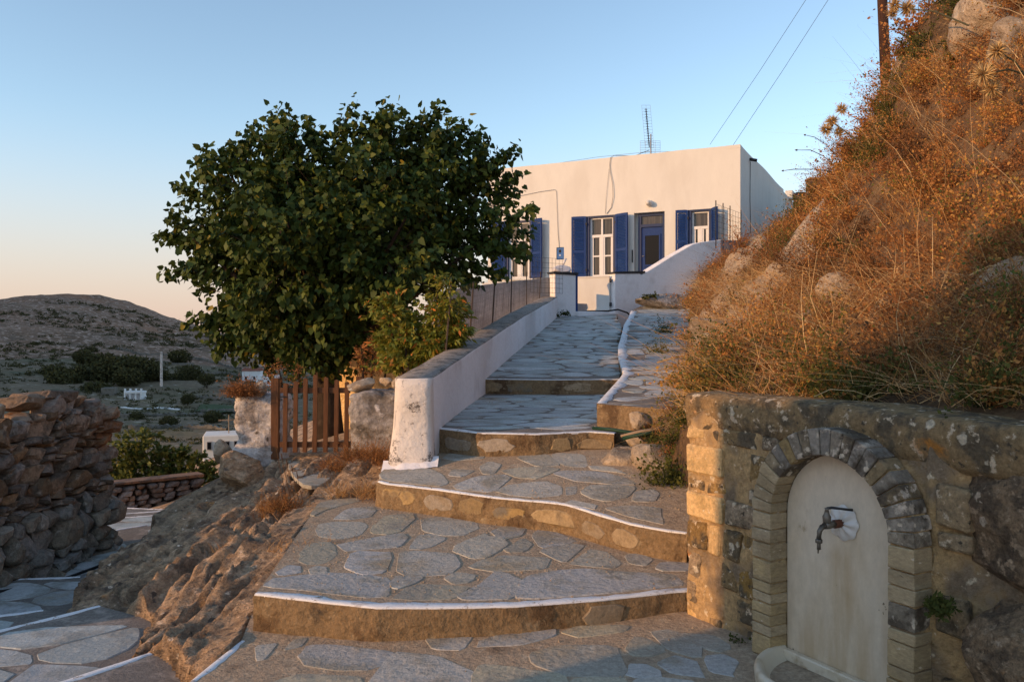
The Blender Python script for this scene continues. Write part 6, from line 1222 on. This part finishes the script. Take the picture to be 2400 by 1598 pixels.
# ------------------------------------------------------------------ mulberry tree
def big_tree(name, label):
    TY = 12.5; base = P(770, 1000, TY); base[2] = .25; t = empty(name, base); tag(t, label, 'tree'); k = TY/F
    blobs = [(800, 520, 0, 290), (580, 480, 0, 175), (490, 590, -.3, 115), (560, 680, 0, 165), (680, 760, -.5, 140), (950, 420, 0, 175), (1075, 450, .3, 160), (1130, 560, .3, 120), (900, 600, -.8, 205), (700, 600, -1, 215), (620, 800, -.2, 75), (700, 400, 0, 125), (800, 800, -.4, 85), (1010, 620, .5, 110), (900, 500, 1.2, 220), (650, 560, 1.2, 200), (740, 830, -.3, 75), (560, 770, -.2, 90), (690, 800, .6, 110), (860, 740, .5, 110), (780, 700, 0, 150)]
    B = [(P(x, y, TY+dy)-base, r*k) for x, y, dy, r in blobs]; b = MB(); ft_ = np.array([.02, 0, 1.15])
    b.tube([np.array([0, 0, -.3]), np.array([0, 0, .2]), np.array([-.03, 0, .7]), ft_], [.26, .21, .19, .20], 9)
    for c, r in B:
        m1 = ft_*.55+c*.45+np.array([0, 0, -.12]); b.tube([ft_-np.array([0, 0, .1]), m1, c, c+unit(c-ft_)*r*.5], [.085, .06, .035, .015], 6, False)
    tips = []; cen = []
    w = np.array([r**2.4 for c, r in B]); w /= w.sum()
    for i in RNG.choice(len(B), 950, p=w):
        c, r = B[i]; d = unit(RNG.normal(size=3)); d[1] *= .8; tips.append(c+d*r*RNG.random()**.40*.98); cen.append(c)
    for i in RNG.choice(len(B), 90, p=w):
        c, r = B[i]; d = unit(RNG.normal(size=3)+[0, -.2, .35]); tips.append(c+d*r*RNG.uniform(.94, 1.02)); cen.append(c+d*r*.6)
    for x, y in ((372, 555), (383, 640), (470, 770), (400, 510), (410, 430), (530, 345), (590, 292), (720, 285), (900, 245), (930, 250), (1035, 250), (1055, 290), (1215, 345), (1225, 400), (1250, 490), (1235, 590), (1180, 640), (1120, 660), (500, 830), (630, 870), (455, 400), (800, 275), (480, 345), (850, 270), (1130, 310), (1180, 370), (1090, 285), (990, 270), (650, 290), (1245, 540)):
        c = P(x, y, TY+RNG.uniform(-.6, .6))-base; tips.append(c); cc = P(.8*x+.2*810, .8*y+.2*570, TY)-base; cen.append(cc)
        for f in (.90, .80): tips.append(c*f+(P(810, 570, TY)-base)*(1-f)+RNG.normal(0, .05, 3)); cen.append(cc)
    tips = np.array(tips); cen = np.array(cen); tw_ = Cloud(); D = tips-cen; L = np.linalg.norm(D, axis=1); st = tips-unit(D)*np.minimum(L, RNG.uniform(.35, .75, len(L)))[:, None]; st[:, 2] -= .05
    tw_.ribbons(st, tips-st, np.linalg.norm(tips-st, axis=1), .014, RNG.normal(0, .05, st.shape), .5, 3, .4); tw_.ribbons(cen[::2], (st-cen)[::2], np.linalg.norm(st-cen, axis=1)[::2], .022, np.zeros_like(st[::2]), .5, 2, .6)
    b.build('trunk', M['bark'], t, True); ob('twigs', tw_.mesh('twigs', M['bark']), t)
    nl = 42; r = np.repeat(np.arange(len(tips)), nl); u = .05+.98*RNG.beta(1.7, 1.0, len(r)); q = st[r]+(tips[r]-st[r])*u[:, None]+RNG.normal(0, .06, (len(r), 3)); A = unit(tips[r]-st[r])*.5+RNG.normal(0, .6, (len(r), 3)); A[:, 2] -= .75; nn = RNG.normal(size=(len(r), 3))*.7; nn[:, 2] += .7; nn[:, :2] += [-.35, -.35]
    lc = Cloud(); lc.hearts(q, A, nn, RNG.uniform(.06, .125, len(r)), np.clip(RNG.beta(2, 2.4, len(r))+np.where(RNG.random(len(r)) < .03, .5, 0), 0, 1)); ob('crown', lc.mesh('crown', M['leaf']), t)
big_tree('mulberry_tree', 'broad dark green mulberry tree with round crown behind the wooden gate')
# slender peach tree and undergrowth between tree and parapet
def bush(name, stems, Y, label, leafm, n, lsz, wid, drop, dens, tintr, cat='bush', spread=.16, barkm='bark', ):
    r = empty(name, P(stems[0][0], stems[0][1], Y)); o0 = np.array(r.location); lc = Cloud()
    for x0, y0, x1, y1 in stems:
        a = P(x0, y0, Y+RNG.uniform(-.2, .2))-o0; c = P(x1, y1, Y+RNG.uniform(-.3, .3))-o0; b = MB(); b.tube([a, (a+c)/2+RNG.normal(0, .04, 3), c], [.018, .012, .004], 5, False); b.build('stem', M[barkm], r, True); H = np.linalg.norm(c-a); k = dens; t = RNG.uniform(.18, 1, k); p0 = a+(c-a)*t[:, None]
        D = RNG.normal(size=(k, 3)); D[:, 2] = np.abs(D[:, 2])*.6+.1; D = unit(D); Lb = spread*RNG.uniform(.5, 1.5, k)*(1.25-.8*t)*max(H, .5)*1.2; bend = np.tile([0, 0, -.25], (k, 1)); lc.ribbons(p0, D, Lb, .006, bend, .3, 2)
        q = np.repeat(np.arange(k), n); u = RNG.uniform(.15, 1.05, len(q)); pp = p0[q]+D[q]*(Lb[q]*u)[:, None]+bend[q]*(Lb[q]*u*u)[:, None]+RNG.normal(0, .015, (len(q), 3)); A = D[q]+RNG.normal(0, .5, (len(q), 3)); A[:, 2] -= drop; s = lsz*RNG.uniform(.6, 1.3, len(q)); lc.diamonds(pp, A, RNG.normal(size=(len(q), 3))+[0, 0, .6], s, s*wid, np.clip(RNG.normal(tintr, .2, len(q)), 0, 1))
    ob('leaves', lc.mesh('leaves', M[leafm]), r); tag(r, label, cat); return r
bush('peach_tree', [(1000, 890, 1058, 640), (990, 890, 1030, 700), (960, 890, 925, 690), (950, 890, 890, 700), (980, 890, 970, 740), (1020, 850, 1080, 720), (940, 890, 900, 790), (985, 880, 1010, 800), (1040, 830, 1085, 770)], 9.9, 'yellow green leafy peach tree behind the parapet', 'peach', 17, .085, .34, .8, 64, .62, 'tree', .24)
bush('garden_bush', [(870, 900, 880, 790), (900, 900, 930, 800), (850, 900, 845, 810)], 10.8, 'rusty leafed bush under the mulberry tree', 'scrub', 10, .05, .5, .4, 30, .4, 'bush', .22)
bush('fig_bush', [(270, 1180, 290, 1030), (300, 1180, 330, 1015), (340, 1180, 350, 1020), (380, 1180, 380, 1050), (420, 1180, 430, 1050), (450, 1180, 465, 1070), (320, 1190, 300, 1080), (400, 1190, 410, 1085), (250, 1190, 255, 1070), (470, 1180, 490, 1085)], 17.0, 'yellow green wild bush behind the low reddish wall', 'figleaf', 14, .11, .6, .2, 50, .55, 'bush', .26)
# small dead twigs bush by the gate
bush('dry_bush', [(660, 920, 650, 850), (690, 920, 700, 860), (640, 930, 625, 870)], 10.0, 'dry twiggy bush behind the gate post', 'scrub', 6, .03, .5, .2, 26, .35, 'bush', .3)
# ------------------------------------------------------------------ things in the valley
def far_house(name, px, py, Y, w, d, h, rz, label, m='farwhite', roofm=None, wins=(), cat='house'):
    p = P(px, py, Y); r = empty(name, p, rz); b = MB(); b.box((0, 0, h/2-.8), (w, d, h+1.6)); b.build('wall', M[m], r, False, .03)
    if roofm: b = MB(); b.add([(-w/2-.15, -d/2-.2, h), (w/2+.15, -d/2-.2, h), (w/2+.15, d/2+.2, h), (-w/2-.15, d/2+.2, h), (-w/2-.15, 0, h+w*.16), (w/2+.15, 0, h+w*.16)], [(0, 1, 5, 4), (2, 3, 4, 5), (0, 4, 3), (1, 2, 5), (0, 3, 2, 1)]); b.build('roof', M[roofm], r)
    for x, z, ww, hh in wins:
        b = MB(); b.box((x, -d/2-.01, z), (ww, .10, hh)); f = b.build('window', M['greywall'], r); b = MB(); b.box((x, -d/2-.063, z), (ww*.8, .01, hh*.85)); b.build('pane', M['glass'], f)
    tag(r, label, cat); return r
# dovecote with open arches
p = P(317, 951, 150); dv_ = empty('dovecote', p, .1); b = MB(); b.box((0, 0, .6), (3.2, 2.6, 2.4)); b.box((0, 0, 2.62), (3.2, 2.6, .35)); b.box((0, .3, 2.1), (3.0, 1.9, 1.3)); b.build('wall', M['farwhite'], dv_)
for x in (-1.45, -.5, .5, 1.45): b = MB(); b.box((x, -1.2, 2.0), (.22, .25, 1.2)); b.box((x, -1.1, 3.05), (.28, .3, .55)); b.build('pinnacle', M['farwhite'], dv_)
for x in (-.98, 0, .98):
    b = MB(); q = [(x-.30, -1.325, 1.35), (x+.30, -1.325, 1.35), (x+.30, -1.325, 2.0), (x, -1.325, 2.35), (x-.30, -1.325, 2.0)]; extr(b, q, (0, .05, 0)); b.build('dark_arch', M['greywall'], dv_); b = MB(); b.box((x, -1.33, .85), (.65, .06, .35)); b.build('pigeon_hole', M['greywall'], dv_)
tag(dv_, 'small white dovecote tower with pinnacles down in the valley', 'dovecote')
far_house('stone_hut', 256, 940, 152, 2.3, 2.4, 2.6, .2, 'ruined grey stone hut beside the dovecote', 'farwall', None, ((.5, 1.0, .4, .5),), 'hut')
far_house('far_house', 592, 905, 205, 4.4, 5, 4.0, .15, 'white far house with red roof left of the tree', 'farwhite', 'redroof', ((-1.2, 2.2, .5, .9), (.8, 2.2, .5, .9)))
far_house('far_house', 628, 912, 190, 4.2, 4, 3.4, -.1, 'pale blue white far house below the red roofed one', 'farwhite', None, ((-1, 1.9, .5, .8), (.9, 1.9, .5, .8)))
far_house('field_hut', 425, 865, 225, 6, 4, 1.7, .1, 'low stone field hut among dark trees on the hillside', 'farwall', None, ((1.2, .7, .5, .9),), 'hut')
lh = far_house('lower_house', 535, 1075, 30, 1.7, 1.6, .98, .30, 'sunlit white house below with a row of square openings', 'house', None, tuple((-.62+.31*k, .62, .16, .30) for k in range(5)))
b = MB(); b.tube([P(536, 1015, 29.5), P(536, 972, 29.5)], .02, 5); b.tube([P(512, 985, 29.5), P(548, 983, 29.5)], .012, 4)
for k in range(8): b.tube([P(513+k*4, 982, 29.5), P(513+k*4, 988, 29.5)], .006, 3)
tag(b.build('roof_antenna', M['deadwood']), 'small antenna on the sunlit lower house roof', 'antenna')
b = MB(); q = [P(378, 905, 95), P(378, 824, 95)]; b.tube(q, [.16, .12], 8); tag(b.build('stone_post', M['pier']), 'tall pale post standing in the valley', 'post')
b = MB(); b.tube([P(641, 900, 40), P(642, 800, 40)], .05, 6); tag(b.build('street_pole', M['galv']), 'thin grey pole in front of the far white houses', 'pole')
# trees in the valley
FT = []
for s in range(4):
    rg = np.random.default_rng(700+s); cl = Cloud(); k = 1500; D = unit(rg.normal(size=(k, 3))); lob = 1+.35*fbm(D*1.6+s*7, 3)+.12*fbm(D*5, 2); rad = rg.random(k)**.22; q = D*(lob*rad)[:, None]*[1, 1, .62]+[0, 0, .62]; q = q[q[:, 2] > .04]
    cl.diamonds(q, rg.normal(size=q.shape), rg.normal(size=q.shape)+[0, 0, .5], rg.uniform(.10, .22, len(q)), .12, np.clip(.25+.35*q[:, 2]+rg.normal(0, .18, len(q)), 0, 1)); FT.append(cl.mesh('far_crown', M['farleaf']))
TB = MB(); TB.tube([(0, 0, -.4), (0, 0, .3), (.03, 0, .7)], [.07, .05, .02], 5); TBm = TB.mesh('far_trunk', M['bark'])
TREES = [(195, 905, 175, 5.0, 'large dark carob tree above the drystone wall'), (265, 895, 172, 5.6, 'dark carob tree behind the stone hut'), (330, 890, 176, 5.2, 'dark carob tree just above the dovecote'), (150, 920, 165, 4.6, 'dark carob tree left of the stone hut'), (225, 935, 155, 3.6, 'rounded carob tree touching the stone hut'), (195, 850, 205, 3.4, 'round tree higher up the carob grove'), (420, 850, 228, 4.0, 'dark tree behind the low field hut'), (445, 890, 190, 3.4, 'leafy tree on the terrace right of the pale post'), (420, 900, 185, 2.8, 'small tree just right of the pale post'), (213, 832, 240, 2.6, 'lone round shrub on the lower hillside'), (80, 818, 250, 2.4, 'dark shrub on the left of the hillside'), (120, 868, 210, 2.4, 'low tree left of the carob grove'), (372, 895, 180, 3.0, 'tree right behind the dovecote'), (80, 868, 215, 2.2, 'shrub on the slope left of the carob grove'), (300, 870, 195, 4.2, 'tree in the middle of the carob grove'), (440, 945, 140, 1.6, 'small tree beside the green field'), (240, 868, 190, 4.4, 'tall carob tree at the top of the grove'), (130, 895, 180, 4.0, 'carob tree at the near end of the grove'), (300, 905, 165, 4.0, 'spreading carob tree between hut and dovecote'), (485, 900, 170, 2.2, 'bushy tree below the far white houses'), (30, 860, 230, 3.0, 'dark shrub at the foot of the hill above the drystone wall'), (320, 985, 100, 1.1, 'small bare shrub in front of the dovecote'), (395, 1000, 90, 1.3, 'round shrub on the terrace above the wild bush'), (500, 990, 95, 1.4, 'round shrub beside the sloping stone wall')]
for k, (px, py, Y, s, lab) in enumerate(TREES):
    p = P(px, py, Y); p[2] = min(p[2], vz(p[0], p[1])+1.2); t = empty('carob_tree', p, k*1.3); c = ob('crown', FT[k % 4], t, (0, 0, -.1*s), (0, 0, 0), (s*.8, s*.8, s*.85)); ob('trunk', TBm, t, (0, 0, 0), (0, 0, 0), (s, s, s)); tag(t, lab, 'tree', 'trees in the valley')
cl = Cloud(); n = 5200; rg = np.random.default_rng(99); th_ = np.radians(rg.uniform(-40, -12, n)); r_ = rg.uniform(60, 440, n)**1.0; xy = np.column_stack([r_*np.sin(th_), r_*np.cos(th_)]); z_ = valley_z(xy); dens = fbm(np.column_stack([xy/35, z_*0]), 3); k = dens > -.22; xy, z_, r_ = xy[k], z_[k], r_[k]; per = 26
q = np.repeat(np.column_stack([xy, z_]), per, 0); S = np.repeat(np.clip(r_/260, .35, 1.3)*rg.uniform(.5, 1.3, len(r_)), per); D = unit(rg.normal(size=q.shape)); D[:, 2] = np.abs(D[:, 2])*.6; q = q+D*(S*rg.random(len(q))**.4)[:, None]
cl.diamonds(q, rg.normal(size=q.shape), rg.normal(size=q.shape)+[0, 0, .5], S*rg.uniform(.3, .6, len(q)), S*.3, rg.uniform(0, .9, len(q))); tag(ob('valley_scrub', cl.mesh('valley_scrub', M['farleaf'])), 'low dark scrub dotting the valley and hillside', None, kind='stuff')
# terrace walls
TWL = [((280, 958), (420, 935), 130, .3, 'whitewashed low wall running off from the dovecote', 'farwhite'), ((230, 985), (520, 985), 105, .7, 'long stone terrace wall below the dovecote', 'farwall'), ((440, 925), (600, 918), 150, .9, 'stone terrace wall above the green field', 'farwall'), ((300, 1005), (530, 1012), 85, .6, 'stone terrace wall nearest the wild bush', 'farwall'), ((470, 975), (560, 930), 120, .9, 'sloping stone wall beside the green field', 'farwall'), ((440, 820), (560, 860), 240, 1.2, 'field wall zigzagging down the hillside', 'farwall'), ((260, 838), (400, 812), 250, 1.2, 'field wall along the foot of the stony hill', 'farwall'), ((470, 868), (580, 858), 215, 1.2, 'terrace wall above the far white houses', 'farwall')]
for (x0, y0), (x1, y1), Y, h, lab, m in TWL:
    b = MB(); N = 60; pts = []; h *= .7; rg = np.random.default_rng(int(x0*7+y0))
    for k in range(N+1):
        t = k/N; p = P(x0+(x1-x0)*t, y0+(y1-y0)*t, Y*(1+.02*math.sin(t*5+x0))); pts.append((p[0], p[1], vz(p[0], p[1])))
    hs = h*rg.uniform(.55, 1.15, N+1)
    for (a, c), h0, h1 in zip(zip(pts[:-1], pts[1:]), hs[:-1], hs[1:]): b.add([(a[0], a[1], a[2]-1), (c[0], c[1], c[2]-1), (c[0], c[1], c[2]+h1), (a[0], a[1], a[2]+h0), (a[0], a[1]+.5, a[2]-1), (c[0], c[1]+.5, c[2]-1), (c[0], c[1]+.5, c[2]+h1), (a[0], a[1]+.5, a[2]+h0)], [(0, 1, 2, 3), (5, 4, 7, 6), (3, 2, 6, 7)])
    tag(b.build('terrace_wall', M[m]), lab, 'wall')
q = [P(x, y, Y) for x, y, Y in ((455, 955, 118), (545, 957, 118), (550, 935, 140), (470, 935, 140))]
b = MB(); N = 12; g = {}
for i in range(N+1):
    for j in range(N+1):
        s, t = i/N, j/N; p = (q[0]*(1-s)+q[1]*s)*(1-t)+(q[3]*(1-s)+q[2]*s)*t; g[i, j] = len(b.v); b.v.append((p[0], p[1], vz(p[0], p[1])+.35))
for i in range(N):
    for j in range(N): b.face((g[i, j], g[i+1, j], g[i+1, j+1], g[i, j+1]))
tag(b.build('field', M['field'], None, True), 'small green cultivated field on a valley terrace', None, kind='structure')
